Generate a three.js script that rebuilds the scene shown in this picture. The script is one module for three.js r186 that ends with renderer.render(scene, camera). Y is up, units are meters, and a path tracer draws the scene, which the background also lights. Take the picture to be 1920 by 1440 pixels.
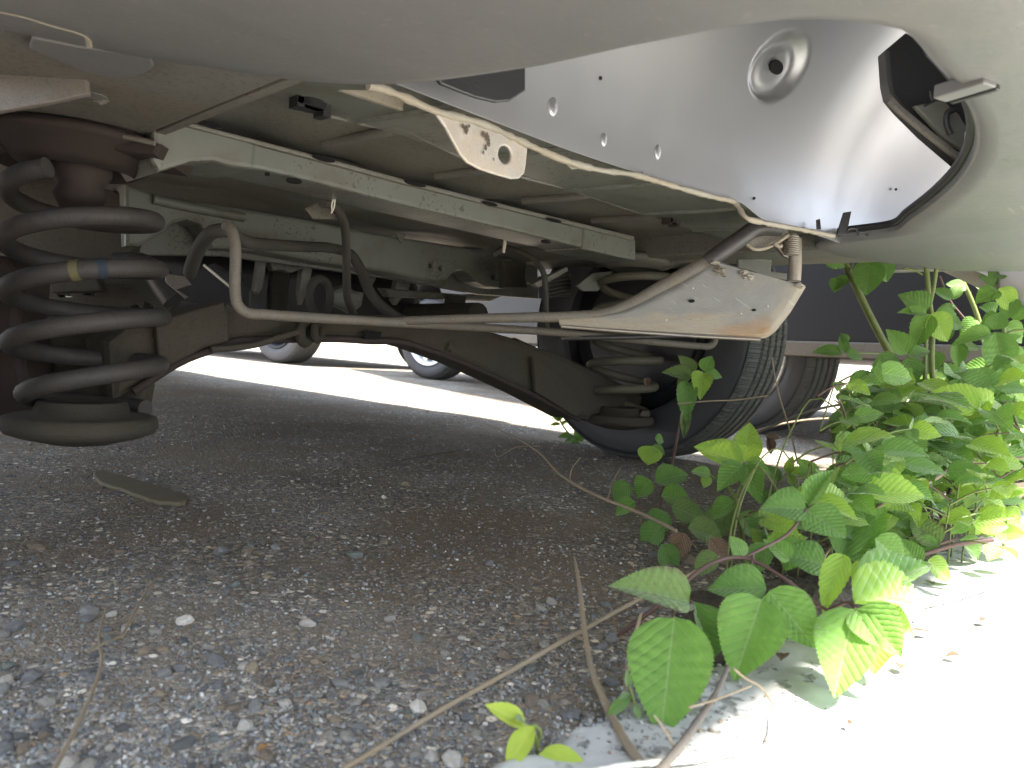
import * as THREE from 'three';
import { mergeGeometries, mergeVertices, toCreasedNormals } from 'three/addons/utils/BufferGeometryUtils.js';
import { RoundedBoxGeometry } from 'three/addons/geometries/RoundedBoxGeometry.js';

// ---------------------------------------------------------------- camera, sky, sun, exposure
const V = (x, y, z) => new THREE.Vector3(x, y, z);
const scene = new THREE.Scene();
const F = 1371;                                   // focal length in pixels of the 1920 px photograph
const camera = new THREE.PerspectiveCamera(2 * Math.atan(720 / F) * 180 / Math.PI, 4 / 3, 0.03, 400);
const EYE = V(0, 0.225, 0);
{
  const d0 = V(0.728, 0, -0.685).normalize(), r0 = V(0.685, 0, 0.728).normalize();
  const pitch = Math.atan((720 - 657) / F), roll = Math.atan(0.064);
  const d = d0.clone().multiplyScalar(Math.cos(pitch)).add(V(0, -Math.sin(pitch), 0));
  camera.position.copy(EYE);
  camera.up.copy(V(0, 1, 0).multiplyScalar(Math.cos(roll)).addScaledVector(r0, -Math.sin(roll)));
  camera.lookAt(EYE.clone().add(d));
  camera.updateMatrixWorld(true);
}
camera.focus = 1.0;
camera.userData.fStop = 11;
const SUN = V(0.06, 1, 0.57).normalize();
{ // hazy bright summer sky: pale blue overhead, near white at the horizon
  const w = 256, h = 128, d = new Float32Array(w * h * 4);
  for (let y = 0, k = 0; y < h; y++) for (let x = 0; x < w; x++, k += 4) {
    const el = ((y + 0.5) / h - 0.5) * Math.PI, az = ((x + 0.5) / w - 0.5) * 2 * Math.PI, dir = V(Math.cos(el) * Math.cos(az), Math.sin(el), Math.cos(el) * Math.sin(az));
    const t = Math.pow(Math.max(0, Math.sin(el)), 0.55), g = 0.35 * Math.pow(Math.max(0, dir.dot(SUN)), 14);
    d[k] = (0.58 - 0.31 * t + g); d[k + 1] = (0.60 - 0.25 * t + g); d[k + 2] = (0.62 - 0.14 * t + g * 0.95); d[k + 3] = 1;
  }
  const t = new THREE.DataTexture(d, w, h, THREE.RGBAFormat, THREE.FloatType); t.mapping = THREE.EquirectangularReflectionMapping; t.magFilter = t.minFilter = THREE.LinearFilter; t.wrapS = THREE.RepeatWrapping; t.needsUpdate = true;
  scene.background = t; scene.environment = t;
}
const sun = new THREE.DirectionalLight(new THREE.Color(1, 0.95, 0.87), 4.6);
sun.position.copy(SUN).multiplyScalar(30);
sun.castShadow = true;
sun.shadow.radius = 7;
Object.assign(sun.shadow.camera, { left: -9, right: 9, top: 9, bottom: -9, near: 1, far: 70 });
sun.shadow.mapSize.set(4096, 4096);
scene.add(sun, sun.target);
const renderer = new THREE.WebGLRenderer({ antialias: true });
renderer.toneMapping = THREE.LinearToneMapping;
renderer.toneMappingExposure = 6.6;
renderer.shadowMap.enabled = true;
renderer.setSize(1024, 768);

// ---------------------------------------------------------------- measuring: a pixel's sight line met with a real plane
const CX = new THREE.Vector3(), CY = new THREE.Vector3(), CZ = new THREE.Vector3();
camera.matrixWorld.extractBasis(CX, CY, CZ);
const ray = (x, y) => CZ.clone().negate().addScaledVector(CX, (x - 960) / F).addScaledVector(CY, -(y - 720) / F);
const P = (x, y, z) => EYE.clone().addScaledVector(ray(x, y), z);
const PY = (x, y, h) => { const r = ray(x, y); return EYE.clone().addScaledVector(r, (h - EYE.y) / r.y); };
const PF = (x, y, f) => { const r = ray(x, y); return EYE.clone().addScaledVector(r, (-f - EYE.z) / r.z); };
const PX = (x, y, a) => { const r = ray(x, y); return EYE.clone().addScaledVector(r, (a - EYE.x) / r.x); };
const planeOf = (a, b, c) => new THREE.Plane().setFromCoplanarPoints(a, b, c);
const PP = (x, y, pl) => { const r = ray(x, y); return EYE.clone().addScaledVector(r, -pl.distanceToPoint(EYE) / pl.normal.dot(r)); };
const toPx = (p) => { const q = p.clone().sub(EYE), z = -q.dot(CZ); return [960 + F * q.dot(CX) / z, 720 - F * q.dot(CY) / z, z]; };

// ---------------------------------------------------------------- random numbers and noise
function rng(seed) { let s = seed >>> 0; return () => { s = (s + 0x6D2B79F5) | 0; let t = Math.imul(s ^ (s >>> 15), 1 | s); t = (t + Math.imul(t ^ (t >>> 7), 61 | t)) ^ t; return ((t ^ (t >>> 14)) >>> 0) / 4294967296; }; }
const hash = (x, y, s) => { let h = Math.imul(x, 374761393) ^ Math.imul(y, 668265263) ^ Math.imul(s + 11, 974711); h = Math.imul(h ^ (h >>> 13), 1274126177); h ^= h >>> 16; return (h >>> 0) / 4294967296; };
function vnoise(x, y, per, s) {              // value noise, tiles with period per
  const xi = Math.floor(x), yi = Math.floor(y), fx = x - xi, fy = y - yi, u = fx * fx * (3 - 2 * fx), v = fy * fy * (3 - 2 * fy);
  const m = (a) => ((a % per) + per) % per, x0 = m(xi), x1 = m(xi + 1), y0 = m(yi), y1 = m(yi + 1);
  return (hash(x0, y0, s) * (1 - u) + hash(x1, y0, s) * u) * (1 - v) + (hash(x0, y1, s) * (1 - u) + hash(x1, y1, s) * u) * v;
}
function fbm(x, y, per, s, oct = 4) { let a = 0.5, t = 0, n = 0; for (let i = 0; i < oct; i++) { t += a * vnoise(x, y, per, s + i * 17); n += a; a *= 0.55; x *= 2; y *= 2; per *= 2; } return t / n; }
const clamp = (x, a = 0, b = 1) => Math.min(b, Math.max(a, x));
const smooth = (a, b, x) => { const t = clamp((x - a) / (b - a)); return t * t * (3 - 2 * t); };
const lerp = (a, b, t) => a + (b - a) * t;
const mix3 = (a, b, t) => [lerp(a[0], b[0], t), lerp(a[1], b[1], t), lerp(a[2], b[2], t)];
const toS = (c) => 255 * Math.pow(clamp(c), 1 / 2.2);
function tex(w, h, fn, srgb = true) {        // fn(u, v) gives linear rgb or one value
  const d = new Uint8Array(w * h * 4);
  for (let j = 0, k = 0; j < h; j++) for (let i = 0; i < w; i++, k += 4) {
    const c = fn((i + 0.5) / w, (j + 0.5) / h);
    if (typeof c === 'number') d[k] = d[k + 1] = d[k + 2] = 255 * clamp(c);
    else if (srgb) { d[k] = toS(c[0]); d[k + 1] = toS(c[1]); d[k + 2] = toS(c[2]); } else { d[k] = 255 * clamp(c[0]); d[k + 1] = 255 * clamp(c[1]); d[k + 2] = 255 * clamp(c[2]); }
    d[k + 3] = 255;
  }
  const t = new THREE.DataTexture(d, w, h, THREE.RGBAFormat);
  t.wrapS = t.wrapT = THREE.RepeatWrapping; t.magFilter = THREE.LinearFilter; t.minFilter = THREE.LinearMipmapLinearFilter; t.generateMipmaps = true;
  if (srgb) t.colorSpace = THREE.SRGBColorSpace;
  t.needsUpdate = true;
  return t;
}
const rep = (t, x, y = x) => { const c = t.clone(); c.repeat.set(x, y); c.needsUpdate = true; return c; };

// ---------------------------------------------------------------- textures and materials
// gravelly asphalt: crushed stone of two sizes in dark binder, one tile is 0.7 m
const STONES = [[0.15, 0.155, 0.165], [0.10, 0.105, 0.115], [0.21, 0.21, 0.205], [0.075, 0.08, 0.09], [0.17, 0.15, 0.12], [0.30, 0.29, 0.27], [0.12, 0.13, 0.135], [0.055, 0.057, 0.062], [0.42, 0.42, 0.41], [0.20, 0.155, 0.105]];
function worley(u, v, n, s, out) {
  const x = u * n, y = v * n, xi = Math.floor(x), yi = Math.floor(y); let b = 9, b2 = 9, id = 0;
  for (let j = -1; j < 2; j++) for (let i = -1; i < 2; i++) {
    const cx = ((xi + i) % n + n) % n, cy = ((yi + j) % n + n) % n;
    const dx = xi + i + hash(cx, cy, s) - x, dy = yi + j + hash(cx, cy, s + 1) - y, d = dx * dx + dy * dy;
    if (d < b) { b2 = b; b = d; id = cx + cy * n; } else if (d < b2) b2 = d;
  }
  out[0] = Math.sqrt(b); out[1] = Math.sqrt(b2) - out[0]; out[2] = id;
}
const AS = 1536, asH = new Float32Array(AS * AS), asC = new Float32Array(AS * AS * 3);
{
  const o = [0, 0, 0];
  for (let j = 0, k = 0; j < AS; j++) for (let i = 0; i < AS; i++, k++) {
    const u = (i + 0.5) / AS, v = (j + 0.5) / AS;
    worley(u, v, 190, 3, o); let h = 0.25 * smooth(0.02, 0.35, o[1]) + 0.15 * hash(o[2], 1, 5), c = STONES[Math.floor(hash(o[2], 2, 6) * 8)].map((q) => q * (0.55 + 0.5 * hash(o[2], 3, 7)));
    const edge = smooth(0.0, 0.14, o[1]); c = mix3([0.082, 0.077, 0.071], c, 0.2 + 0.5 * edge);
    worley(u, v, 74, 13, o);
    if (hash(o[2], 4, 8) > 0.52) { const r = 0.16 + 0.30 * hash(o[2], 5, 9), t = smooth(r, r - 0.08, o[0] + 0.14 * (vnoise(u * 600, v * 600, 600, 4) - 0.5)); if (t > 0) { c = mix3(c, STONES[Math.floor(hash(o[2], 6, 10) * 10)].map((q) => q * (0.8 + 0.5 * hash(o[2], 7, 1))), t); h = Math.max(h, t * (0.5 + 0.4 * hash(o[2], 8, 2))); } }
    const g = 0.85 + 0.3 * vnoise(u * 700, v * 700, 700, 21), dirt = smooth(0.40, 0.64, fbm(u * 6, v * 6, 6, 31, 5));
    c = mix3(c, [0.098, 0.086, 0.072], 0.72 * dirt);
    asH[k] = h + 0.08 * vnoise(u * 500, v * 500, 500, 22); asC[k * 3] = 2.45 * c[0] * g; asC[k * 3 + 1] = 2.45 * c[1] * g; asC[k * 3 + 2] = 2.45 * c[2] * g;
  }
}
const asIdx = (u, v) => Math.floor(u * AS) + Math.floor(v * AS) * AS;
const asphaltMap = tex(AS, AS, (u, v) => { const k = asIdx(u, v) * 3; return [asC[k], asC[k + 1], asC[k + 2]]; });
const asphaltBump = tex(AS, AS, (u, v) => asH[asIdx(u, v)], false);
const concreteMap = tex(1024, 1024, (u, v) => {
  const a = fbm(u * 8, v * 8, 8, 41, 6), p = smooth(0.60, 0.75, fbm(u * 60, v * 60, 60, 45, 3)), st = smooth(0.47, 0.66, fbm(u * 5, v * 5, 5, 49, 5));
  let c = mix3([0.42, 0.415, 0.39], [0.57, 0.565, 0.54], a); c = mix3(c, [0.25, 0.225, 0.18], 0.65 * st); return mix3(c, [0.16, 0.15, 0.125], 0.7 * p);
});
const concreteBump = tex(1024, 1024, (u, v) => 0.5 * fbm(u * 40, v * 40, 40, 47, 4) + 0.5 * (1 - smooth(0.60, 0.75, fbm(u * 60, v * 60, 60, 45, 3))), false);
// road dust and dirt on painted sheet metal (one tile 0.5 m)
const dustMap = tex(768, 768, (u, v) => {
  const a = fbm(u * 5, v * 5, 5, 61, 6), b = smooth(0.5, 0.72, fbm(u * 9, v * 9, 9, 67, 5)), s = smooth(0.72, 0.8, vnoise(u * 160, v * 160, 160, 71)) * smooth(0.45, 0.6, fbm(u * 12, v * 12, 12, 72, 3));
  let c = mix3([0.82, 0.84, 0.80], [0.97, 0.98, 0.95], a); c = mix3(c, [0.66, 0.56, 0.43], 0.55 * b); return mix3(c, [0.30, 0.25, 0.19], 0.6 * s);
});
const grimeMap = tex(768, 768, (u, v) => {
  const a = fbm(u * 6, v * 6, 6, 81, 6), b = smooth(0.42, 0.68, fbm(u * 4, v * 4, 4, 87, 6)), s = smooth(0.66, 0.8, vnoise(u * 190, v * 190, 190, 91));
  let c = mix3([0.66, 0.65, 0.62], [1, 0.985, 0.95], a); c = mix3(c, [0.86, 0.76, 0.62], 0.55 * b); return mix3(c, [0.4, 0.34, 0.28], 0.4 * s);
});
const roughMap = tex(512, 512, (u, v) => [1, 0.55 + 0.45 * fbm(u * 7, v * 7, 7, 95, 5), 1], false);
const grainBump = tex(512, 512, (u, v) => 0.6 * fbm(u * 60, v * 60, 60, 101, 3) + 0.4 * fbm(u * 9, v * 9, 9, 103, 4), false);
// weathered steel plate: blue-grey, tan rust and scratches
const rustMap = tex(768, 768, (u, v) => { // u from the tube to the free edge, v along the plate
  const n = fbm(u * 5, v * 7, 7, 111, 6), fine = fbm(u * 24, v * 30, 30, 113, 4), low = smooth(0.50, 0.72, 0.62 * u * (1.15 - 0.5 * v) + 0.55 * n), tip = smooth(0.30, 0.08, v + 0.2 * (n - 0.5)), side = smooth(0.955, 0.985, u + 0.03 * (fine - 0.5));
  const r = clamp(0.12 + 0.85 * low + 0.8 * tip + 0.5 * side), spot = smooth(0.16, 0.06, Math.hypot((u - 0.90) * 0.9, v - 0.66) + 0.12 * (n - 0.5)), blot = smooth(0.62, 0.70, fbm(u * 9, v * 11, 11, 117, 4)), sc = smooth(0.90, 0.95, vnoise(u * 5 + v * 60, v * 9 - u * 4, 99, 121));
  let c = mix3([0.24, 0.245, 0.238], [0.31, 0.31, 0.29], fbm(u * 14, v * 14, 14, 123, 4)); c = mix3(c, [0.42, 0.365, 0.275], 0.8 * r); c = mix3(c, [0.36, 0.235, 0.13], 0.75 * spot + 0.35 * blot * r);
  c = mix3(c, [0.5, 0.49, 0.45], 0.4 * sc); const p = smooth(0.86, 0.92, vnoise(u * 90, v * 110, 110, 127)) * smooth(0.48, 0.6, n); return mix3(c, [0.24, 0.17, 0.1], 0.6 * p);
});
// scuffed grey bumper plastic
const bumperMap = tex(1024, 1024, (u, v) => {
  const s = fbm(u * 4, v * 26, 26, 131, 4) * 0.5 + 0.5 * fbm(u * 5, v * 5, 5, 133, 5), d = smooth(0.56, 0.74, fbm(u * 7 + 3, v * 7, 7, 137, 5)), sc = smooth(0.86, 0.93, vnoise(u * 8, v * 150, 150, 139)) * smooth(0.5, 0.62, fbm(u * 6, v * 6, 6, 140, 3));
  const p = smooth(0.90, 0.95, vnoise(u * 260, v * 260, 260, 141)); let c = mix3([0.125, 0.126, 0.128], [0.18, 0.18, 0.178], s); c = mix3(c, [0.22, 0.205, 0.18], 0.22 * d); c = mix3(c, [0.36, 0.34, 0.30], 0.35 * sc); return mix3(c, [0.36, 0.35, 0.33], 0.15 * p);
});
const treadBump = tex(512, 256, (u, v) => { // u round the tyre, v across: sipes
  const w = Math.abs(((u * 16 + 0.25 * Math.sin(v * 6.28 * 2)) % 1) - 0.5), z = Math.abs(((u * 8 + v * 1.5) % 1) - 0.5); return (w < 0.045 ? 0 : 0.75) * (z < 0.03 ? 0.2 : 1) + 0.12 * vnoise(u * 200, v * 100, 100, 151);
}, false);
// bramble leaflet: u across, v from base to tip
const veinAt = (u, v) => { const x = Math.abs(u - 0.5) * 2, m = Math.exp(-Math.pow(x / 0.028, 2)), q = (v - 0.42 * x - 0.02) * 8.5, f = q - Math.floor(q), s = Math.exp(-Math.pow(Math.min(f, 1 - f) / 0.085, 2)) * smooth(1.02, 0.75, x); return [m, s, f]; };
const leafTex = (lo, hi, vein, brown, sd) => tex(384, 384, (u, v) => {
  const [m, s] = veinAt(u, v), a = fbm(u * 6, v * 6, 6, sd, 5), net = smooth(0.55, 0.75, fbm(u * 44, v * 44, 44, sd + 5, 2));
  let c = mix3(lo, hi, a); c = mix3(c, lo, 0.35 * net); c = mix3(c, vein, clamp(0.8 * m + 0.24 * s));
  const e = smooth(0.74, 1.0, Math.abs(u - 0.5) * 2 + 0.5 * (fbm(u * 5, v * 5, 5, sd + 9, 3) - 0.5)), sp = smooth(0.80, 0.86, vnoise(u * 26, v * 26, 26, sd + 3)); c = mix3(c, brown, 0.5 * e * brown[3] + 0.35 * sp * brown[3]); return c;
});
const leafBump = tex(384, 384, (u, v) => { const [m, s, f] = veinAt(u, v); return clamp(0.35 + 0.5 * Math.sin(Math.PI * f) - 0.25 * s - 0.5 * m + 0.12 * fbm(u * 40, v * 40, 40, 163, 2)); }, false);
const leafMaps = [
  leafTex([0.12, 0.275, 0.022], [0.175, 0.37, 0.033], [0.27, 0.40, 0.12], [0.16, 0.10, 0.07, 0.3], 171),
  leafTex([0.10, 0.235, 0.026], [0.15, 0.32, 0.04], [0.20, 0.29, 0.11], [0.12, 0.07, 0.06, 0.3], 181),
  leafTex([0.22, 0.40, 0.022], [0.32, 0.50, 0.034], [0.34, 0.46, 0.11], [0.18, 0.13, 0.06, 0.2], 191),
  leafTex([0.135, 0.225, 0.04], [0.18, 0.30, 0.055], [0.25, 0.32, 0.13], [0.13, 0.055, 0.06, 1], 201)];
const phys = (o) => new THREE.MeshPhysicalMaterial(o), std = (o) => new THREE.MeshStandardMaterial(o);
const M = {};
M.leaf = leafMaps.map((m) => phys({ map: m, bumpMap: leafBump, bumpScale: 0.0008, roughness: 0.85, transmission: 0.42, thickness: 0, clearcoat: 0.12, clearcoatRoughness: 0.5, side: THREE.DoubleSide }));
M.deadLeaf = phys({ map: leafTex([0.20, 0.11, 0.05], [0.30, 0.17, 0.08], [0.34, 0.24, 0.13], [0.1, 0.06, 0.04, 1], 211), bumpMap: leafBump, bumpScale: 0.003, roughness: 0.9, transmission: 0.25, thickness: 0, side: THREE.DoubleSide });
M.caneGreen = std({ color: new THREE.Color().setRGB(0.17, 0.21, 0.06), roughness: 0.55, map: rep(dustMap, 8) });
M.canePurple = std({ color: new THREE.Color().setRGB(0.12, 0.065, 0.055), roughness: 0.6, map: rep(dustMap, 8) });
M.dryStem = std({ color: new THREE.Color().setRGB(0.33, 0.27, 0.195), roughness: 0.8, map: rep(grimeMap, 10, 3), bumpMap: rep(grainBump, 20, 3), bumpScale: 0.0006 });
M.darkStem = std({ color: new THREE.Color().setRGB(0.15, 0.135, 0.12), roughness: 0.85, map: rep(grimeMap, 10, 3), bumpMap: rep(grainBump, 20, 3), bumpScale: 0.0006 });
M.seed = phys({ map: leafTex([0.34, 0.46, 0.03], [0.46, 0.56, 0.04], [0.5, 0.6, 0.12], [0.3, 0.2, 0.1, 0.1], 221), roughness: 0.8, transmission: 0.4, thickness: 0, side: THREE.DoubleSide });
M.asphalt = std({ vertexColors: true, color: new THREE.Color().setRGB(1.0, 0.92, 0.82), map: asphaltMap, bumpMap: asphaltBump, bumpScale: 0.0035, roughness: 0.88 });
M.concrete = std({ map: concreteMap, bumpMap: concreteBump, bumpScale: 0.002, roughness: 0.9 });
M.soil = std({ color: new THREE.Color().setRGB(0.10, 0.082, 0.064), map: grimeMap, bumpMap: grainBump, bumpScale: 0.006, roughness: 0.95 });
const paint = (r, g, b, rough = 0.55, map = dustMap) => std({ color: new THREE.Color().setRGB(r, g, b), roughness: rough, map: rep(map, 2), roughnessMap: rep(roughMap, 2), bumpMap: rep(grainBump, 5), bumpScale: 0.0003 });
M.member = paint(0.205, 0.208, 0.19, 0.6);
M.member2 = paint(0.185, 0.19, 0.172, 0.6);
M.pan = paint(0.235, 0.234, 0.216, 0.8, grimeMap);
M.rail = paint(0.195, 0.19, 0.178, 0.8, grimeMap);
M.boxEnd = paint(0.22, 0.21, 0.205, 0.75, grimeMap);
const roughFine = tex(256, 256, (u, v) => [1, 0.86 + 0.14 * fbm(u * 9, v * 9, 9, 97, 5), 1], false);
M.silver = phys({ color: new THREE.Color().setRGB(0.43, 0.425, 0.435), metalness: 0.72, roughness: 0.38, clearcoat: 0.35, clearcoatRoughness: 0.3, roughnessMap: rep(roughFine, 2) });
M.silverDusty = std({ color: new THREE.Color().setRGB(0.62, 0.59, 0.56), metalness: 0.25, roughness: 0.55, map: rep(grimeMap, 4), roughnessMap: rep(roughMap, 4) });
M.hem = std({ color: new THREE.Color().setRGB(0.42, 0.40, 0.35), roughness: 0.7, map: rep(grimeMap, 6) });
M.bumper = std({ map: bumperMap, roughness: 0.55, roughnessMap: roughMap, bumpMap: rep(grainBump, 3), bumpScale: 0.0004 });
M.black = std({ color: new THREE.Color().setRGB(0.028, 0.028, 0.03), roughness: 0.55, roughnessMap: rep(roughMap, 3), bumpMap: rep(grainBump, 6), bumpScale: 0.0003 });
M.void = std({ color: new THREE.Color().setRGB(0.008, 0.008, 0.008), roughness: 1 });
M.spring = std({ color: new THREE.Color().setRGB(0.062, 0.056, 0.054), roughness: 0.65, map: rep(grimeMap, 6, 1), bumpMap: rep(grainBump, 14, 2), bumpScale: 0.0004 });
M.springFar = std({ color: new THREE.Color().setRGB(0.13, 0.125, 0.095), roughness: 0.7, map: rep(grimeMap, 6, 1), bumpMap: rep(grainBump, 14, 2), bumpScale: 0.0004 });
M.axle = std({ color: new THREE.Color().setRGB(0.062, 0.055, 0.042), roughness: 0.85, map: rep(grimeMap, 3), bumpMap: rep(grainBump, 4), bumpScale: 0.0012 });
M.brown = std({ color: new THREE.Color().setRGB(0.048, 0.036, 0.034), roughness: 0.85, map: rep(grimeMap, 4) });
M.tube = std({ color: new THREE.Color().setRGB(0.20, 0.185, 0.16), roughness: 0.65, map: rep(grimeMap, 8, 1), bumpMap: rep(grainBump, 20, 2), bumpScale: 0.0003 });
M.tubeDark = std({ color: new THREE.Color().setRGB(0.085, 0.08, 0.085), metalness: 0.15, roughness: 0.45, map: rep(grimeMap, 8, 1) });
M.plate = std({ map: rustMap, roughness: 0.6, metalness: 0.15, bumpMap: rep(grainBump, 3), bumpScale: 0.0006 });
M.steel = std({ color: new THREE.Color().setRGB(0.42, 0.40, 0.38), metalness: 0.6, roughness: 0.45, map: rep(grimeMap, 5) });
M.hose = std({ color: new THREE.Color().setRGB(0.075, 0.072, 0.066), roughness: 0.75, map: rep(grimeMap, 5) });
M.rubber = std({ color: new THREE.Color().setRGB(0.05, 0.05, 0.054), roughness: 0.75, roughnessMap: rep(roughMap, 3), bumpMap: rep(grainBump, 4), bumpScale: 0.0004 });
M.tread = std({ color: new THREE.Color().setRGB(0.125, 0.128, 0.13), roughness: 0.85, map: rep(dustMap, 6), bumpMap: rep(treadBump, 12, 1), bumpScale: 0.006 });
M.alloy = phys({ color: new THREE.Color().setRGB(0.72, 0.73, 0.75), metalness: 0.5, roughness: 0.32 });
M.tie = std({ color: new THREE.Color().setRGB(0.75, 0.72, 0.62), roughness: 0.6 });
M.bodySilver = phys({ color: new THREE.Color().setRGB(0.60, 0.60, 0.61), metalness: 0.6, roughness: 0.32, clearcoat: 0.6, clearcoatRoughness: 0.1 });
M.dirt = std({ color: new THREE.Color().setRGB(0.13, 0.105, 0.085), roughness: 0.95, map: rep(grimeMap, 4) });
M.carBlack = phys({ color: new THREE.Color().setRGB(0.010, 0.010, 0.013), roughness: 0.6, clearcoat: 0.12, clearcoatRoughness: 0.25 });
M.carGrey = phys({ color: new THREE.Color().setRGB(0.10, 0.11, 0.13), metalness: 0.3, roughness: 0.4, clearcoat: 0.5, clearcoatRoughness: 0.15 });
M.glass = phys({ color: new THREE.Color().setRGB(0.02, 0.025, 0.03), roughness: 0.08 });
M.sill = paint(0.20, 0.19, 0.18, 0.7, grimeMap);

// ---------------------------------------------------------------- geometry helpers (all in world metres)
function boxUV(g, s = 1) {
  g = g.index ? g.toNonIndexed() : g;
  if (!g.attributes.normal) g.computeVertexNormals();
  const p = g.attributes.position, uv = new Float32Array(p.count * 2), a = V(), b = V(), c = V();
  for (let i = 0; i < p.count; i += 3) {
    a.fromBufferAttribute(p, i); b.fromBufferAttribute(p, i + 1).sub(a); c.fromBufferAttribute(p, i + 2).sub(a); b.cross(c);
    const x = Math.abs(b.x), y = Math.abs(b.y), z = Math.abs(b.z);
    for (let k = i; k < i + 3; k++) { const q = x > y && x > z ? [p.getZ(k), p.getY(k)] : y > z ? [p.getX(k), p.getZ(k)] : [p.getX(k), p.getY(k)]; uv[k * 2] = q[0] * s; uv[k * 2 + 1] = q[1] * s; }
  }
  g.setAttribute('uv', new THREE.BufferAttribute(uv, 2));
  return g;
}
const clean = (g) => { const n = new THREE.BufferGeometry(), s = g.index ? g.toNonIndexed() : g; for (const k of ['position', 'normal', 'uv']) n.setAttribute(k, s.attributes[k]); return n; };
const join = (list) => mergeGeometries(list.map(clean));
// a tube swept along points, its radius a number or a list, ends closed
function tube(pts, r, radial = 10, samples = 0, bulge = 0) {
  const curve = new THREE.CatmullRomCurve3(pts, false, 'centripetal'), n = samples || Math.max(8, pts.length * 6), fr = curve.computeFrenetFrames(n, false), L = curve.getLength();
  const rad = (t) => { if (typeof r === 'number') return r; const x = t * (r.length - 1), i = Math.min(r.length - 2, Math.floor(x)); return lerp(r[i], r[i + 1], x - i); };
  const pos = [], nor = [], uv = [], idx = [];
  for (let i = 0; i <= n; i++) {
    const c = curve.getPointAt(i / n), q = rad(i / n) * (1 + bulge * (hash(i, 3, pts.length) - 0.5));
    for (let j = 0; j <= radial; j++) { const w = j / radial * 2 * Math.PI, d = fr.normals[i].clone().multiplyScalar(Math.cos(w)).addScaledVector(fr.binormals[i], Math.sin(w)); pos.push(c.x + d.x * q, c.y + d.y * q, c.z + d.z * q); nor.push(d.x, d.y, d.z); uv.push(i / n * L, j / radial * 0.1); }
  }
  for (let i = 0; i < n; i++) for (let j = 0; j < radial; j++) { const a = i * (radial + 1) + j, b = a + radial + 1; idx.push(a, a + 1, b, b, a + 1, b + 1); }
  for (const e of [0, n]) {
    const c = curve.getPointAt(e / n), t = fr.tangents[e].clone().multiplyScalar(e ? 1 : -1), k = pos.length / 3; pos.push(c.x, c.y, c.z); nor.push(t.x, t.y, t.z); uv.push(0, 0);
    for (let j = 0; j <= radial; j++) { const s = (e * (radial + 1) + j) * 3; pos.push(pos[s], pos[s + 1], pos[s + 2]); nor.push(t.x, t.y, t.z); uv.push(0.01, 0.01); }
    for (let j = 0; j < radial; j++) idx.push(...(e ? [k, k + 1 + j, k + 2 + j] : [k, k + 2 + j, k + 1 + j]));
  }
  const g = new THREE.BufferGeometry(); g.setAttribute('position', new THREE.Float32BufferAttribute(pos, 3)); g.setAttribute('normal', new THREE.Float32BufferAttribute(nor, 3)); g.setAttribute('uv', new THREE.Float32BufferAttribute(uv, 2)); g.setIndex(idx);
  return g;
}
// a flat plate with outline pts (3D, roughly coplanar), thickness behind it as seen from the camera
function plate(pts, thick, { bevel = 0.0015, holes = [], away = true, uv = 1 } = {}) {
  const n = V(), c = V(); for (let i = 0; i < pts.length; i++) { const a = pts[i], b = pts[(i + 1) % pts.length]; n.x += (a.y - b.y) * (a.z + b.z); n.y += (a.z - b.z) * (a.x + b.x); n.z += (a.x - b.x) * (a.y + b.y); c.add(a); }
  n.normalize(); c.divideScalar(pts.length);
  if ((n.dot(c.clone().sub(EYE)) < 0) === away) n.negate();
  const x = Math.abs(n.y) > 0.9 ? V(1, 0, 0) : V(0, 1, 0).cross(n); x.addScaledVector(n, -x.dot(n)).normalize(); const y = n.clone().cross(x);
  const to2 = (p) => { const q = p.clone().sub(c); return new THREE.Vector2(q.dot(x), q.dot(y)); };
  const sh = new THREE.Shape(pts.map(to2)); for (const h of holes) sh.holes.push(new THREE.Path(h.map(to2)));
  const g = new THREE.ExtrudeGeometry(sh, { depth: Math.max(1e-4, thick - 2 * bevel), bevelEnabled: bevel > 0, bevelSize: bevel, bevelThickness: bevel, bevelOffset: -bevel, bevelSegments: 2, curveSegments: 8 });
  g.translate(0, 0, bevel); g.applyMatrix4(new THREE.Matrix4().makeBasis(x, y, n).setPosition(c));
  return boxUV(g, uv);
}
const ring = (fn, cx, cy, rx, ry, n = 14, rot = 0) => Array.from({ length: n }, (_, i) => { const t = i / n * 2 * Math.PI, a = rx * Math.cos(t), b = ry * Math.sin(t); return fn(cx + a * Math.cos(rot) - b * Math.sin(rot), cy + a * Math.sin(rot) + b * Math.cos(rot)); });
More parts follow.
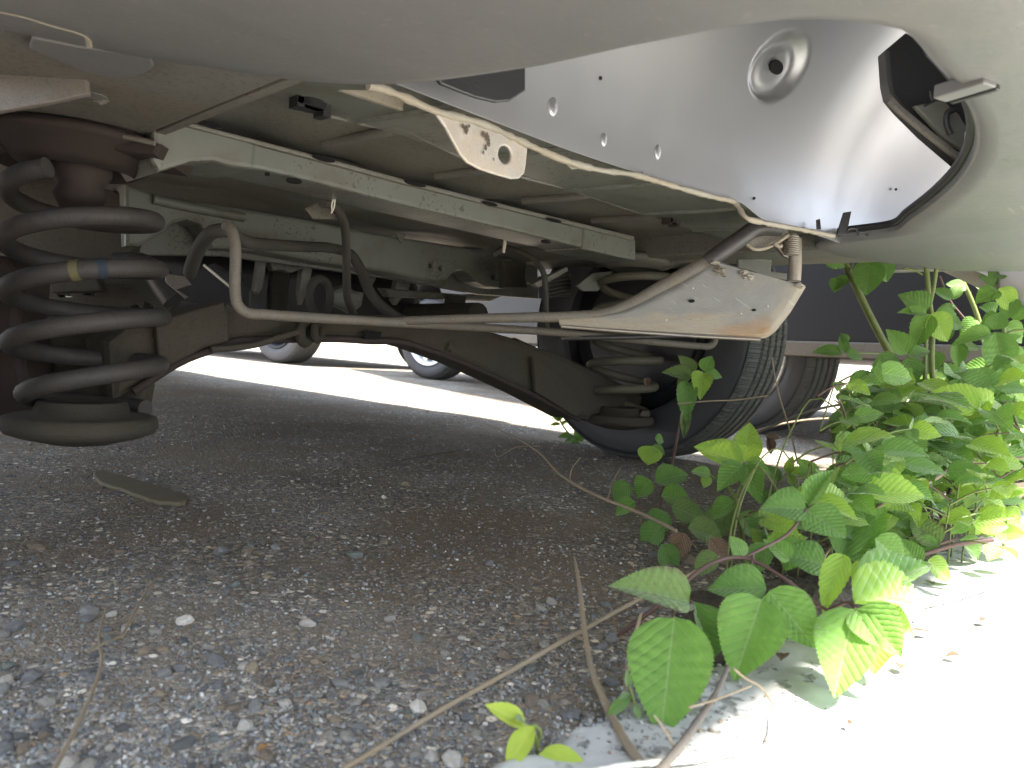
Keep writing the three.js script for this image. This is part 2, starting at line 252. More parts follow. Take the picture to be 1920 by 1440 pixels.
// a sheet over a grid of points given thickness along its normals
function sheet(fn, nu, nv, thick = 0.002, uvs = null) {
  const g0 = new THREE.BufferGeometry(), pos = [], uv = [], idx = [], w = nu + 1;
  for (let j = 0; j <= nv; j++) for (let i = 0; i <= nu; i++) { const p = fn(i / nu, j / nv); pos.push(p.x, p.y, p.z); const q = uvs ? uvs(i / nu, j / nv, p) : [p.x, p.y]; uv.push(q[0], q[1]); }
  for (let j = 0; j < nv; j++) for (let i = 0; i < nu; i++) { const a = j * w + i; idx.push(a, a + 1, a + w, a + w, a + 1, a + w + 1); }
  g0.setAttribute('position', new THREE.Float32BufferAttribute(pos, 3)); g0.setAttribute('uv', new THREE.Float32BufferAttribute(uv, 2)); g0.setIndex(idx); g0.computeVertexNormals();
  if (!thick) return g0;
  const n = g0.attributes.normal.array, m = pos.length / 3, P2 = [...pos], N2 = [...n], U2 = [...uv], I2 = [...idx];
  for (let i = 0; i < m; i++) { for (let k = 0; k < 3; k++) { P2.push(pos[i * 3 + k] - n[i * 3 + k] * thick); N2.push(-n[i * 3 + k]); } U2.push(uv[i * 2], uv[i * 2 + 1]); }
  for (let i = 0; i < idx.length; i += 3) I2.push(m + idx[i], m + idx[i + 2], m + idx[i + 1]);
  const edge = []; for (let i = 0; i < nu; i++) edge.push(i); for (let j = 0; j < nv; j++) edge.push(j * w + nu); for (let i = nu; i > 0; i--) edge.push(nv * w + i); for (let j = nv; j > 0; j--) edge.push(j * w);
  for (let k = 0; k < edge.length; k++) { const a = edge[k], b = edge[(k + 1) % edge.length]; I2.push(a, a + m, b, b, a + m, b + m); }
  const g = new THREE.BufferGeometry(); g.setAttribute('position', new THREE.Float32BufferAttribute(P2, 3)); g.setAttribute('normal', new THREE.Float32BufferAttribute(N2, 3)); g.setAttribute('uv', new THREE.Float32BufferAttribute(U2, 2)); g.setIndex(I2);
  return g;
}
const box = (x0, x1, y0, y1, f0, f1, r = 0.004) => { const g = new RoundedBoxGeometry(x1 - x0, y1 - y0, f1 - f0, 2, Math.min(r, (x1 - x0) / 2.1, (y1 - y0) / 2.1, (f1 - f0) / 2.1)); g.translate((x0 + x1) / 2, (y0 + y1) / 2, -(f0 + f1) / 2); return boxUV(g); };
const lathe = (prof, n = 40) => new THREE.LatheGeometry(prof.map(([r, y]) => new THREE.Vector2(r, y)), n);

// ---------------------------------------------------------------- scene helpers
const origin = new Map(), used = {};
const numbered = (n) => { used[n] = (used[n] || 0) + 1; return used[n] > 1 ? n + '_' + String(used[n] - 1).padStart(3, '0') : n; };
function shade(o) { o.castShadow = o.receiveShadow = true; return o; }
function tag(o, label, category, group) { o.userData = { label, category }; if (group) o.userData.group = group; return o; }
function thing(name, label, category, at = V(0, 0, 0), group) { const o = new THREE.Group(); o.name = numbered(name); o.position.copy(at); scene.add(o); origin.set(o, at.clone()); return tag(o, label, category, group); }
function part(name, geo, mat, parent, label) {     // geo in world metres, hung under its thing
  const at = origin.get(parent) || V(0, 0, 0); geo.translate(-at.x, -at.y, -at.z);
  const m = shade(new THREE.Mesh(geo, mat)); m.name = name; parent.add(m); origin.set(m, at); if (label) m.userData.label = label;
  return m;
}
function solo(name, geo, mat, label, category, group) { geo.computeBoundingBox(); const b = geo.boundingBox, at = V((b.min.x + b.max.x) / 2, b.min.y, (b.min.z + b.max.z) / 2); geo.translate(-at.x, -at.y, -at.z); const m = shade(new THREE.Mesh(geo, mat)); m.name = numbered(name); m.position.copy(at); scene.add(m); return tag(m, label, category, group); }

// ---------------------------------------------------------------- the setting: asphalt yard and the concrete strip behind the van
const gnd = (x, z) => { const w = Math.exp(-Math.pow(Math.hypot(x - 0.5, z + 1) / 3, 2)); return w * (0.012 * (fbm(x * 2.3 + 40, z * 2.3 + 40, 999, 301, 3) - 0.5) + 0.006 * (fbm(x * 11 + 90, z * 11 + 90, 999, 305, 2) - 0.5)); };
let ground;
{
  const N = 230, g = new THREE.PlaneGeometry(1, 1, N, N), p = g.attributes.position, uv = g.attributes.uv, S = 6.3, col = [];
  for (let i = 0; i < p.count; i++) {
    const x = 0.5 + 0.45 * Math.sinh((p.getX(i)) * 2 * S) / 1, z = -0.9 + 0.45 * Math.sinh((-p.getY(i)) * 2 * S);
    p.setXYZ(i, x, gnd(x, z), z); uv.setXY(i, x / 0.7, z / 0.7);
    const near = Math.exp(-Math.pow(Math.max(0, Math.abs(-z - 0.42) - 0.12) / 0.22, 2)) * smooth(0.35, 0.7, x), so = clamp(near * smooth(0.25, 0.6, fbm(x * 7 + 50, z * 7 + 50, 999, 341, 4)) + 0.7 * smooth(0.5, 0.66, fbm(x * 3 + 70, z * 3 + 70, 999, 343, 5))), k = 0.8 + 0.4 * fbm(x * 5 + 30, z * 5 + 30, 999, 347, 3);
    col.push(k * lerp(1.12, 0.80, so), k * lerp(1.1, 0.72, so), k * lerp(1.08, 0.63, so));
  }
  g.setAttribute('color', new THREE.Float32BufferAttribute(col, 3));
  g.computeVertexNormals();
  ground = shade(new THREE.Mesh(g, M.asphalt)); ground.name = 'ground'; ground.userData = { kind: 'structure', label: 'gravelly grey asphalt yard under and beyond the van' }; scene.add(ground); origin.set(ground, V());
}
const slabEdge = (x) => 0.242 + 0.05 * (fbm(x * 5 + 20, 3.3, 999, 311, 4) - 0.5) + 0.03 * (fbm(x * 40 + 20, 7.3, 999, 315, 3) - 0.5);
{
  const g = sheet((u, v) => { const x = 5 - 4.8 * u, e = slabEdge(x), k = Math.pow(v, 3.0); const f = e - k * 3.2; return V(x, 0.013 - 0.011 * smooth(0.015, 0, e - f) + 0.004 * (fbm(x * 14 + 50, f * 14 + 50, 999, 321, 3) - 0.5) + 0.0035 * (fbm(x * 70 + 50, f * 70 + 50, 999, 323, 3) - 0.5), -f); }, 800, 110, 0.06, (u, v, p) => [p.x / 0.6, p.z / 0.6]);
  const m = shade(new THREE.Mesh(g, M.concrete)); m.name = 'pavement'; m.userData = { kind: 'structure', label: 'pale sunlit concrete strip behind the van' }; scene.add(m);
}

{ // crumbly soil and leaf litter washed along the edge of the concrete
  const g = sheet((u, v) => { const x = 3.4 - 2.98 * u, w = (0.03 + 0.09 * smooth(0.42, 0.75, x)) * (0.5 + 1.0 * fbm(x * 4 + 9, 2.2, 999, 351, 4)), e = slabEdge(x) + 0.02, f = lerp(e - w * 0.8, e + w, v), d = Math.sin(Math.PI * v); return V(x, -0.006 + 0.019 * smooth(0.42, 0.55, x) * smooth(0.45, 0, Math.abs(v - 0.3)) + d * 0.03 * smooth(0.40, 0.6, x) * fbm(x * 30 + 40, f * 30 + 40, 999, 353, 4) * (0.3 + fbm(x * 7 + 40, f * 7 + 40, 999, 355, 2)), -f); }, 600, 40, 0, (u, v, p) => [p.x / 0.2, p.z / 0.2]);
  const m = shade(new THREE.Mesh(g, M.soil)); m.name = 'soil'; m.userData = { kind: 'structure', label: 'crumbly brown soil along the edge of the concrete under the brambles' }; scene.add(m);
}
{ // dark damp earth of the verge, left of the concrete
  const g = sheet((u, v) => { const x = 0.17 - 3.2 * u, f = 0.02 - 2.5 * v; return V(x, gnd(x, -f) + 0.012 * smooth(0, 0.03, v) * smooth(0, 0.02, u) * (0.6 + fbm(x * 9 + 40, f * 9 + 40, 999, 331, 4)) + 0.004, -f); }, 120, 90, 0, (u, v, p) => [p.x / 0.5, p.z / 0.5]);
  const m = shade(new THREE.Mesh(g, M.soil)); m.name = 'verge'; m.userData = { kind: 'structure', label: 'dark damp earth beside the concrete strip' }; scene.add(m);
}

// ---------------------------------------------------------------- the van seen from below
const van = thing('van', 'silver van seen from below with its empty spare wheel cage under the tail', 'van', V(0.76, 0, -1.5));
// rear bumper: the edge of its bottom skin, then the skin back to and up the rear face
const YB = 0.415;
const bumperEdge = new THREE.CatmullRomCurve3([[-0.17, 0.66], [0, 0.63], [0.124, 0.597], [0.214, 0.556], [0.309, 0.479], [0.352, 0.36], [0.366, 0.26], [0.384, 0.185], [0.43, 0.142], [0.5, 0.136], [0.6, 0.137], [0.69, 0.151], [0.79, 0.182], [0.885, 0.224], [0.99, 0.28], [1.06, 0.32], [1.09, 0.40], [1.13, 0.448], [1.20, 0.46], [1.275, 0.44], [1.36, 0.39], [1.44, 0.335], [1.47, 0.24], [1.49, 0.1]].map(([x, f]) => V(x, YB, -f)), false, 'centripetal');
const bumper = part('bumper', sheet((u, v) => {
  const e = bumperEdge.getPointAt(u), fe = -e.z, bulge = -0.006 * Math.sin(Math.PI * clamp(v * 1.6)) ;
  const prof = [[0, 0.012], [0.0006, 0.004], [0.0022, 0.0009], [0.006, 0]], K = 0.16;
  if (v < K) { const t = v / K * 3, i = Math.min(2, Math.floor(t)), a = prof[i], b = prof[i + 1]; return V(e.x, YB + lerp(a[1], b[1], t - i), -(fe - lerp(a[0], b[0], t - i))); }
  const t = (v - K) / (1 - K), xr = lerp(e.x, -0.19 + 1.74 * u, smooth(0, 1, t));
  if (t < 0.7) { const s = t / 0.7, f = lerp(fe - 0.006, -0.05, s); return V(xr, YB + bulge + 0.012 * smooth(0.6, 1, s), -f); }
  const s = (t - 0.7) / 0.3; return V(xr, YB + 0.012 + 0.42 * s * s + 0.02 * s, 0.05 + 0.06 * Math.sin(s * 1.5));
}, 150, 40, 0.003, (u, v, p) => [p.x * 1.2, p.z * 1.2 + p.y]), M.bumper, van);
{ const pts = []; for (let i = 0; i <= 40; i++) { const e = bumperEdge.getPointAt(0.42 + 0.295 * i / 40); pts.push(V(e.x, YB + 0.012, e.z - 0.001)); } part('lip', tube(pts, 0.005, 8, 90), M.black, bumper, 'black lip round the cutout of the bumper'); }
part('scuff', tube([[445, 98], [458, 107], [480, 112], [520, 125], [556, 120]].map(([x, y]) => PY(x, y, YB - 0.0035)), [0.0006, 0.0016, 0.0014, 0.0018, 0.0005], 6, 30), M.hem, bumper);
part('tab', plate([[55, 92], [110, 115], [160, 135], [205, 146], [245, 146], [270, 138], [288, 127], [280, 105], [150, 90], [60, 72]].map(([x, y]) => PY(x, y, YB + 0.002)), 0.005), M.bumper, bumper);
part('ridge', tube([[-30, 12], [40, 25], [95, 42], [150, 58], [163, 66], [168, 84]].map(([x, y]) => PY(x, y, YB - 0.003)), 0.0026, 8, 30), M.hem, bumper);
part('inner_tab', plate([[800, 120], [828, 158], [862, 172], [895, 184], [930, 192], [957, 190], [986, 170], [986, 100], [900, 60]].map(([x, y]) => PF(x, y, 0.43)), 0.004), M.black, bumper, 'dark plastic flap hanging behind the bumper edge');
{ // clip that sticks out below the bumper beside the cutout
  const a = PY(1762, 176, YB - 0.004), b = PY(1858, 146, YB - 0.004), dir = b.clone().sub(a), L = dir.length(), g = new RoundedBoxGeometry(L, 0.009, 0.013, 2, 0.0012);
  g.applyMatrix4(new THREE.Matrix4().makeBasis(dir.clone().normalize(), V(0, 1, 0), dir.clone().normalize().cross(V(0, 1, 0))).setPosition(a.clone().add(b).multiplyScalar(0.5)));
  const c = part('clip', boxUV(g), M.bumper, bumper);
  const g2 = new RoundedBoxGeometry(L * 0.92, 0.012, 0.004, 2, 0.001); const s = dir.clone().normalize().cross(V(0, 1, 0));
  g2.applyMatrix4(new THREE.Matrix4().makeBasis(dir.clone().normalize(), V(0, 1, 0), s).setPosition(a.clone().add(b).multiplyScalar(0.5).addScaledVector(s, s.dot(CZ) > 0 ? -0.010 : 0.010).add(V(0, 0.001, 0))));
  part('clip_wall', boxUV(g2), M.black, c);
}
// rear valance: silver sheet that leans back over the cutout and wraps round on the far side
const valF = (x) => 0.470 - 0.072 * smooth(0.52, 1.12, x) - 0.105 * smooth(1.08, 1.5, x);
const valDepth = (x, y) => { const dy = y - 0.425; return valF(x) - 2.3 * Math.pow(Math.max(0, dy - 0.01), 2) * (1 - 0.45 * smooth(0.95, 1.3, x)); };
const onValance = (x, y, out = 0) => { let p = PF(x, y, 0.42); for (let i = 0; i < 12; i++) p = PF(x, y, 0.5 * (-p.z) + 0.5 * (valDepth(p.x, p.y) - out)); return p; };
const bossAt = onValance(1462, 126);
const valance = part('rear_valance', sheet((u, v) => {
  const x = 0.27 + 1.26 * u, dy = 0.34 * v, y = 0.425 - 0.014 * smooth(0.84, 0.9, x) * smooth(0.1, 0, dy) + dy; let f = valDepth(x, y);
  f += 0.004 * smooth(0.0, 0.05, dy) * smooth(0.74, 0.98, x);
  const r = Math.hypot((x - bossAt.x) / 0.036, (y - bossAt.y) / 0.030, (valDepth(x, y) - valDepth(x, bossAt.y)) / 0.046); f += 0.009 * smooth(1.3, 0.85, r) - 0.002 * smooth(0.8, 0.5, r);
  return V(x, y, -f);
}, 320, 130, 0.0015, (u, v, p) => [p.x * 2, p.y * 2]), M.silver, van, 'glossy silver rear valance panel');
{ const h = ring((x, y) => onValance(x, y, 0.0015), 1463, 125, 12, 14, 16); part('hole', plate(h.map((p) => p.add(V(0, 0, -0.004))), 0.002, { bevel: 0 }), M.void, valance); }
for (const [x, y, r] of [[1036, 200, 0.008], [1132, 262, 0.006], [1233, 285, 0.007], [1205, 330, 0.004]]) { const g = new THREE.SphereGeometry(r, 16, 10); g.scale(0.85, 1.2, 0.35); const c = onValance(x, y); g.translate(c.x, c.y, c.z); part('dimple', g, M.silver, valance); }
for (const [x, y] of [[1126, 147], [1414, 372], [1680, 355]]) { const g = new THREE.SphereGeometry(0.002, 10, 6); const c = onValance(x, y, 0.0005); g.translate(c.x, c.y, c.z); part('plug', g, M.black, valance); }
part('hem', tube([[690, 160], [720, 167], [770, 188], [813, 207], [907, 233], [987, 270], [1057, 300], [1120, 318], [1190, 328], [1273, 352], [1340, 370], [1378, 380], [1388, 394], [1398, 408], [1425, 416], [1490, 428], [1562, 442]].map(([x, y]) => { const p = PY(x, y, 0.424); return PF(x, y, valF(p.x) - 0.002); }), 0.0032, 8, 120, 0.5), M.hem, valance, 'dusty rolled bottom edge');
const bracket = part('hanger_bracket', plate([[800, 203], [818, 214], [836, 240], [850, 266], [863, 290], [876, 305], [898, 317], [930, 328], [960, 336], [974, 335], [984, 325], [987, 308], [990, 274], [940, 240], [880, 218]].map(([x, y]) => PF(x, y, 0.468)), 0.003, { holes: [ring((x, y) => PF(x, y, 0.468), 947, 290, 12, 17, 18, -0.15)], uv: 3 }), M.silverDusty, valance, 'pale hanger bracket with a round hole');
for (const [x, y, r] of [[868, 236, 4], [875, 243, 6], [880, 236, 3], [907, 250, 5], [914, 257, 6], [917, 268, 5], [911, 277, 4], [907, 286, 3], [926, 298, 2.5]]) { const c = PF(x, y, 0.4665), g = new THREE.IcosahedronGeometry(r * 0.00036, 1), p = g.attributes.position; for (let i = 0; i < p.count; i++) { const k = 0.5 + hash(Math.round(p.getX(i) * 3e4), Math.round(p.getY(i) * 3e4 + p.getZ(i) * 1e4), x); p.setXYZ(i, p.getX(i) * k * 0.8, p.getY(i) * k * 1.5, p.getZ(i) * 0.25); } g.computeVertexNormals(); part('dirt_clod', boxUV(g).translate(c.x, c.y, c.z), M.dirt, bracket); }
part('rust_flake', plate([[1052, 296], [1094, 306], [1086, 316], [1073, 318]].map(([x, y]) => PF(x, y, 0.474)), 0.002, { bevel: 0.0005 }), M.hem, valance);
part('flange', plate([[640, 168], [722, 168], [758, 190], [757, 207]].map(([x, y]) => PF(x, y, 0.52)), 0.006), M.hem, valance);
// dark bumper support behind the far side of the cutout
const support = part('bumper_support', plate([[1662, 92], [1666, 150], [1672, 178], [1690, 200], [1740, 250], [1820, 318], [1850, 330], [1870, 240], [1800, 110], [1700, 60]].map(([x, y]) => P(x, y, 0.74)), 0.02, { bevel: 0.003 }), M.black, van, 'dark plastic bumper support beyond the cutout');
part('support_edge', plate([[1672, 176], [1690, 196], [1757, 252], [1826, 306], [1822, 318], [1740, 254], [1684, 208], [1668, 190]].map(([x, y]) => P(x, y, 0.725)), 0.006, { bevel: 0.0015 }), M.sill, support);
part('support_face', plate([[1715, 198], [1768, 186], [1800, 215], [1822, 255], [1830, 296], [1775, 262]].map(([x, y]) => P(x, y, 0.73)), 0.006, { bevel: 0.0015 }), M.member2, support);
part('slot_frame', tube([[1790, 205], [1777, 212], [1775, 232], [1783, 252]].map(([x, y]) => P(x, y, 0.715)), 0.003, 8), M.black, support);
part('slot_frame', plate([[1744, 170], [1752, 170], [1755, 190], [1735, 200], [1733, 196], [1748, 188]].map(([x, y]) => P(x, y, 0.71)), 0.003, { bevel: 0.0006 }), M.black, support);
part('label_tag', plate([[1812, 246], [1822, 250], [1826, 285], [1810, 268]].map(([x, y]) => P(x, y, 0.72)), 0.003, { bevel: 0.0006 }), M.tie, support);
// loose clips at the foot of the valance
part('wire_clip', plate([[1583, 398], [1597, 396], [1588, 440], [1570, 440]].map(([x, y]) => P(x, y, 0.96)), 0.005, { bevel: 0.001 }), M.black, bumper);
part('wire_clip', tube([[1588, 436], [1590, 430], [1604, 429], [1608, 437]].map(([x, y]) => P(x, y, 0.96)), 0.0016, 6), M.black, bumper);
part('wire_clip', tube([[1608, 441], [1612, 436], [1624, 437], [1627, 442]].map(([x, y]) => P(x, y, 0.97)), 0.0016, 6), M.black, bumper);
part('wire_clip', plate([[1531, 412], [1538, 410], [1540, 430], [1532, 430]].map(([x, y]) => P(x, y, 0.99)), 0.003, { bevel: 0.0006 }), M.black, bumper);
// far rear corner
const quarter = part('quarter_panel', plate([[1740, 440], [1744, 498], [1800, 524], [1868, 556], [1930, 590], [2080, 640], [2080, 360], [1800, 360]].map(([x, y]) => PX(x, y, 1.6)), 0.02), M.silverDusty, van, 'silver rear corner of the body');
part('corner_fold', plate([[1868, 476], [1870, 548], [1882, 566], [1900, 572], [1930, 580], [2080, 600], [2080, 400], [1900, 440]].map(([x, y]) => PX(x, y, 1.585)), 0.012, { bevel: 0.005 }), M.silver, quarter);
part('corner_gap', plate([[1870, 556], [1890, 574], [1930, 585], [1930, 578], [1890, 563]].map(([x, y]) => PX(x, y, 1.575)), 0.004, { bevel: 0.001 }), M.black, quarter);
// shell above: side walls, roof, tail, nose. It shades the underside
{
  const L = [];
  L.push(box(-0.24, -0.21, 0.74, 1.5, -0.02, 3.3), box(1.65, 1.68, 0.44, 1.5, 0.36, 0.5), box(1.65, 1.68, 0.74, 1.5, -0.02, 3.3));          // sides
  L.push(box(-0.24, -0.21, 0.48, 0.735, 1.28, 3.6), box(1.65, 1.68, 0.45, 0.735, 1.28, 3.6));                                                // sills
  L.push(box(-0.21, 1.65, 0.72, 1.7, -0.05, -0.02), box(-0.05, 1.57, 1.72, 1.76, 0, 3.0), box(-0.1, 1.62, 0.74, 0.77, 0.0, 0.36));            // tail, roof, closing sheet
  L.push(box(-0.13, 1.65, 0.34, 1.0, 4.30, 4.33), box(-0.1, 1.62, 0.98, 1.02, 3.3, 4.30), box(-0.16, -0.12, 0.4, 1.0, 3.32, 4.30), box(1.64, 1.68, 0.4, 1.0, 3.32, 4.30), box(-0.05, 1.57, 1.0, 1.72, 3.25, 3.3)); // nose, windscreen
  for (const [x, s] of [[-0.225, 1], [1.665, -1]]) L.push(plate([V(x, 1.5, 0), V(x, 1.5, -3.3), V(x + s * 0.1, 1.72, -3.0), V(x + s * 0.1, 1.72, 0)], 0.03));
  part('body_shell', join(L), M.bodySilver, van);
}
// floor
part('floor_pan', sheet((u, v) => V(0.28 + 0.98 * u, 0.466 + 0.0035 * Math.sin(u * 40) * Math.sin(v * 5), -(0.472 + 0.42 * v)), 120, 30, 0.0015, (u, v, p) => [p.x, p.z]), M.pan, van);
const pan = part('floor_strip', box(0.32, 1.22, 0.447, 0.470, 0.49, 0.648, 0.004), M.member2, van);
const PANY = 0.462;
for (const a of [0.50, 0.68, 0.86, 1.04]) part('rib', tube([V(a, PANY + 0.002, -0.648), V(a - 0.005, PANY - 0.002, -0.69), V(a - 0.01, PANY, -0.80)], 0.0065, 8), M.pan, pan);
for (const a of [0.44, 0.60, 0.78, 0.96, 1.12]) part('rib', tube([V(a + 0.012, 0.447, -0.50), V(a, 0.446, -0.57), V(a - 0.01, 0.449, -0.648)], 0.0045, 8), M.member2, pan);
part('seam', tube([[560, 205], [640, 222], [716, 238], [735, 233], [870, 296], [990, 335], [1060, 352], [1200, 398], [1330, 432]].map(([x, y]) => PY(x, y, 0.449)), 0.0025, 8, 60), M.pan, pan);
part('fin', plate([[456, 160], [470, 160], [460, 194]].map(([x, y]) => P(x, y, 0.86)), 0.002, { bevel: 0.0004 }), M.hem, pan);
{ // dark rubber plugs with lugs
  for (const [x, y, s, mat] of [[582, 192, 1, M.black], [1258, 412, 0.75, M.brown]]) { const c = PY(x, y, 0.446); const L = [new THREE.CylinderGeometry(0.013 * s, 0.015 * s, 0.012, 16), new THREE.BoxGeometry(0.036 * s, 0.006, 0.008).translate(0, -0.003, 0.004), new THREE.BoxGeometry(0.008, 0.014 * s, 0.018).translate(0.013 * s, -0.004, 0), new THREE.BoxGeometry(0.007, 0.012, 0.016).translate(-0.014 * s, -0.003, 0)].map((g) => boxUV(g)); part('floor_plug', join(L).translate(c.x, c.y, c.z), mat, pan); }
}
part('rear_floor_pan', sheet((u, v) => V(0.3 + 0.98 * u, 0.462 + 0.004 * Math.sin(u * 26 + 1), -(0.86 + 0.38 * v)), 60, 20, 0.0015, (u, v, p) => [p.x, p.z]), M.pan, van);
part('front_floor_pan', sheet((u, v) => V(0.0 + 1.52 * u, 0.47, -(1.24 + 2.0 * v)), 10, 10, 0.0015, (u, v, p) => [p.x, p.z]), M.pan, van);
part('wheel_arch_liner', join([box(-0.21, 0.13, 0.66, 0.68, 0.5, 1.3), box(0.13, 0.16, 0.44, 0.68, 0.86, 1.3), box(1.37, 1.40, 0.44, 0.68, 0.86, 1.3), box(1.40, 1.63, 0.66, 0.68, 0.5, 1.3)]), M.black, van);
// crossmember between the spring tops: rear face, underside, and the two end pieces lapped over it
const crossFace = [[470, 264], [560, 287], [760, 341], [950, 389], [1098, 425], [1098, 466], [960, 432], [760, 385], [600, 344], [470, 314]].map(([x, y]) => PF(x, y, 0.80));
const cross = part('crossmember', plate(crossFace, 0.085, { bevel: 0.005 }), M.member, van);
part('end_gusset', plate([[288, 226], [330, 226], [400, 244], [479, 264], [478, 316], [440, 312], [400, 302], [360, 304], [300, 322], [286, 300]].map(([x, y]) => PF(x, y, 0.797)), 0.1, { bevel: 0.005 }), M.member, cross);
part('end_gusset', plate([[1095, 421], [1180, 444], [1192, 452], [1192, 488], [1160, 482], [1093, 467]].map(([x, y]) => PF(x, y, 0.797)), 0.09, { bevel: 0.003 }), M.member, cross);
part('upper_lip', plate([[330, 222], [560, 282], [760, 336], [950, 384], [1190, 443], [1190, 452], [950, 392], [760, 345], [560, 291], [330, 231]].map(([x, y]) => PF(x, y, 0.792)), 0.012, { bevel: 0.002 }), M.pan, cross);
for (const [x, y, rx, ry, f] of [[395, 233, 24, 5, 0.788], [608, 297, 22, 5, 0.788], [780, 344, 20, 4.5, 0.788], [920, 382, 14, 3.5, 0.788], [1040, 413, 14, 3, 0.788]]) part('slot', plate(ring((a, b) => PF(a, b, f), x, y, rx, ry, 16, 0.27), 0.003, { bevel: 0 }), M.void, cross);
for (const [x, y, rx, ry] of [[551, 341, 15, 4], [501, 328, 5, 2], [1023, 454, 9, 2.5]]) { const c = PF(x, y, 0.80); part('slot', plate(ring((a, b) => PY(a, b, c.y - 0.001), x, y, rx, ry, 14, 0.1), 0.002, { bevel: 0 }), M.void, cross); }
// second crossmember further forward, with cut arches and square holes
const m2 = (l) => l.map(([x, y]) => PF(x, y, 1.20));
const cross2 = part('front_crossmember', plate(m2([[235, 345], [300, 366], [420, 385], [560, 408], [700, 437], [860, 462], [1010, 496], [1010, 530], [940, 541], [915, 538], [895, 528], [880, 512], [868, 506], [856, 508], [840, 524], [815, 530], [720, 510], [600, 492], [480, 470], [400, 466], [390, 440], [375, 420], [352, 412], [325, 420], [300, 440], [262, 462], [235, 462]]), 0.06, { bevel: 0.006, holes: [m2([[806, 495], [812, 495], [812, 502], [806, 502]]), m2([[924, 516], [931, 516], [931, 522], [924, 522]]), ring((x, y) => PF(x, y, 1.2), 827, 503, 3, 3.2, 10)] }), M.member2, van);
part('arch_wall', plate([[235, 440], [300, 420], [352, 405], [400, 425], [430, 460], [520, 475], [720, 505], [1010, 520], [1010, 560], [900, 552], [720, 520], [420, 480], [235, 478]].map(([x, y]) => PF(x, y, 1.27)), 0.02), M.member2, cross2);
part('stiffener', tube(m2([[285, 374], [350, 388], [455, 408]]).map((p) => p.add(V(0, 0, 0.004))), 0.008, 8), M.member2, cross2);
part('seam_tab', plate([[742, 437], [762, 440], [752, 456]].map(([x, y]) => PF(x, y, 1.195)), 0.003, { bevel: 0.0005 }), M.pan, cross2);
for (const pts of [[[488, 478], [502, 482], [494, 540], [486, 552], [478, 548]], [[570, 484], [590, 486], [580, 540], [566, 572], [562, 545]], [[748, 512], [776, 516], [766, 545], [744, 572], [738, 562]], [[700, 505], [712, 508], [697, 540], [692, 530]], [[500, 478], [572, 486], [570, 504], [545, 512], [530, 506], [512, 508]]]) part('hanger', plate(pts.map(([x, y]) => PF(x, y, 1.36)), 0.02, { bevel: 0.003 }), M.member2, cross2);
part('stay', plate([[845, 552], [875, 556], [868, 596], [838, 596]].map(([x, y]) => PF(x, y, 1.3)), 0.02), M.axle, cross2);
// chassis rails over the springs
for (const [x0, x1, n] of [[0.12, 0.292, 0], [1.228, 1.40, 1]]) { const r = part('chassis_rail', box(x0, x1, 0.424, 0.53, n ? 0.40 : 0.42, 0.86, 0.006), n ? M.pan : M.rail, van); if (!n) part('flange', box(x1, x1 + 0.010, 0.424, 0.428, 0.44, 0.86, 0.001), M.rail, r); part('rail_front', box(x0 + 0.02, x1 - 0.02, 0.43, 0.53, 0.87, 1.6, 0.006), M.pan, r); }
part('rail_box', plate([[1290, 440], [1345, 425], [1420, 440], [1420, 505], [1300, 492]].map(([x, y]) => PF(x, y, 0.74)), 0.05), M.pan, van);
{ const pts = [[-60, 60], [-20, 88], [60, 105], [160, 133], [163, 176], [90, 192], [-20, 212], [-60, 220]].map(([x, y]) => P(x, y, 0.60)); part('box_end', plate(pts, 0.006, { bevel: 0.001, uv: 3 }), M.boxEnd, van, 'pale grey scratched box end at the left'); }
part('box_lug', tube([[178, 182], [180, 150], [205, 140]].map(([x, y]) => P(x, y, 0.64)), 0.010, 10), M.rail, van);
part('box_tab', plate([[168, 150], [205, 150], [198, 188], [185, 194], [172, 190]].map(([x, y]) => P(x, y, 0.645)), 0.006), M.rail, van);
// coil springs with their seats
function helix(T, B, r0, turns, a0, shrink) {
  const ax = B.clone().sub(T), n = ax.clone().normalize(), x = V(1, 0, 0).addScaledVector(n, -n.x).normalize(), z = n.clone().cross(x), pts = [], N = Math.round(turns * 20);
  for (let i = 0; i <= N; i++) { const t = i / N, a = a0 + t * turns * 2 * Math.PI, e = clamp((t * turns) / 1.0), e2 = clamp(((1 - t) * turns) / 1.0); const h = t + 0; const r = r0 * lerp(shrink, 1, smooth(0, 1, clamp((1 - t) * turns / 1.6))) * lerp(0.92, 1, smooth(0, 1, e)); pts.push(T.clone().addScaledVector(ax, h).addScaledVector(x, Math.cos(a) * r).addScaledVector(z, Math.sin(a) * r)); }
  return pts;
}
const LT = P(152, 348, 0.785), LB = P(176, 772, 0.785), RT = P(1192, 512, 1.53), RB = P(1160, 772, 1.53);
const lpts = helix(LT, LB, 0.0715, 4.6, 2.3, 0.82);
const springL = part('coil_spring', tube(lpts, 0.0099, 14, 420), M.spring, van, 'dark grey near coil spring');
{ // three paint marks on the second coil
  const near = (px, py) => { let b = 0, d = 1e9; lpts.forEach((p, i) => { const [x, y, z] = toPx(p), q = Math.hypot(x - px, (y - py) * 0.6) + (z > 0.785 ? 500 : 0); if (q < d) { d = q; b = i; } }); return b; };
  for (const [x, c] of [[140, [0.15, 0.14, 0.07]], [166, [0.13, 0.125, 0.075]], [194, [0.075, 0.11, 0.16]]]) { const i = near(x, 465), a = lpts[i], b = lpts[Math.min(lpts.length - 1, i + 1)], d = b.clone().sub(a).setLength(0.004); part('paint_mark', tube([a.clone().sub(d), a, a.clone().add(d)], 0.0107, 14, 4), std({ color: new THREE.Color().setRGB(...c), roughness: 0.7, map: rep(grimeMap, 9) }), springL); }
}
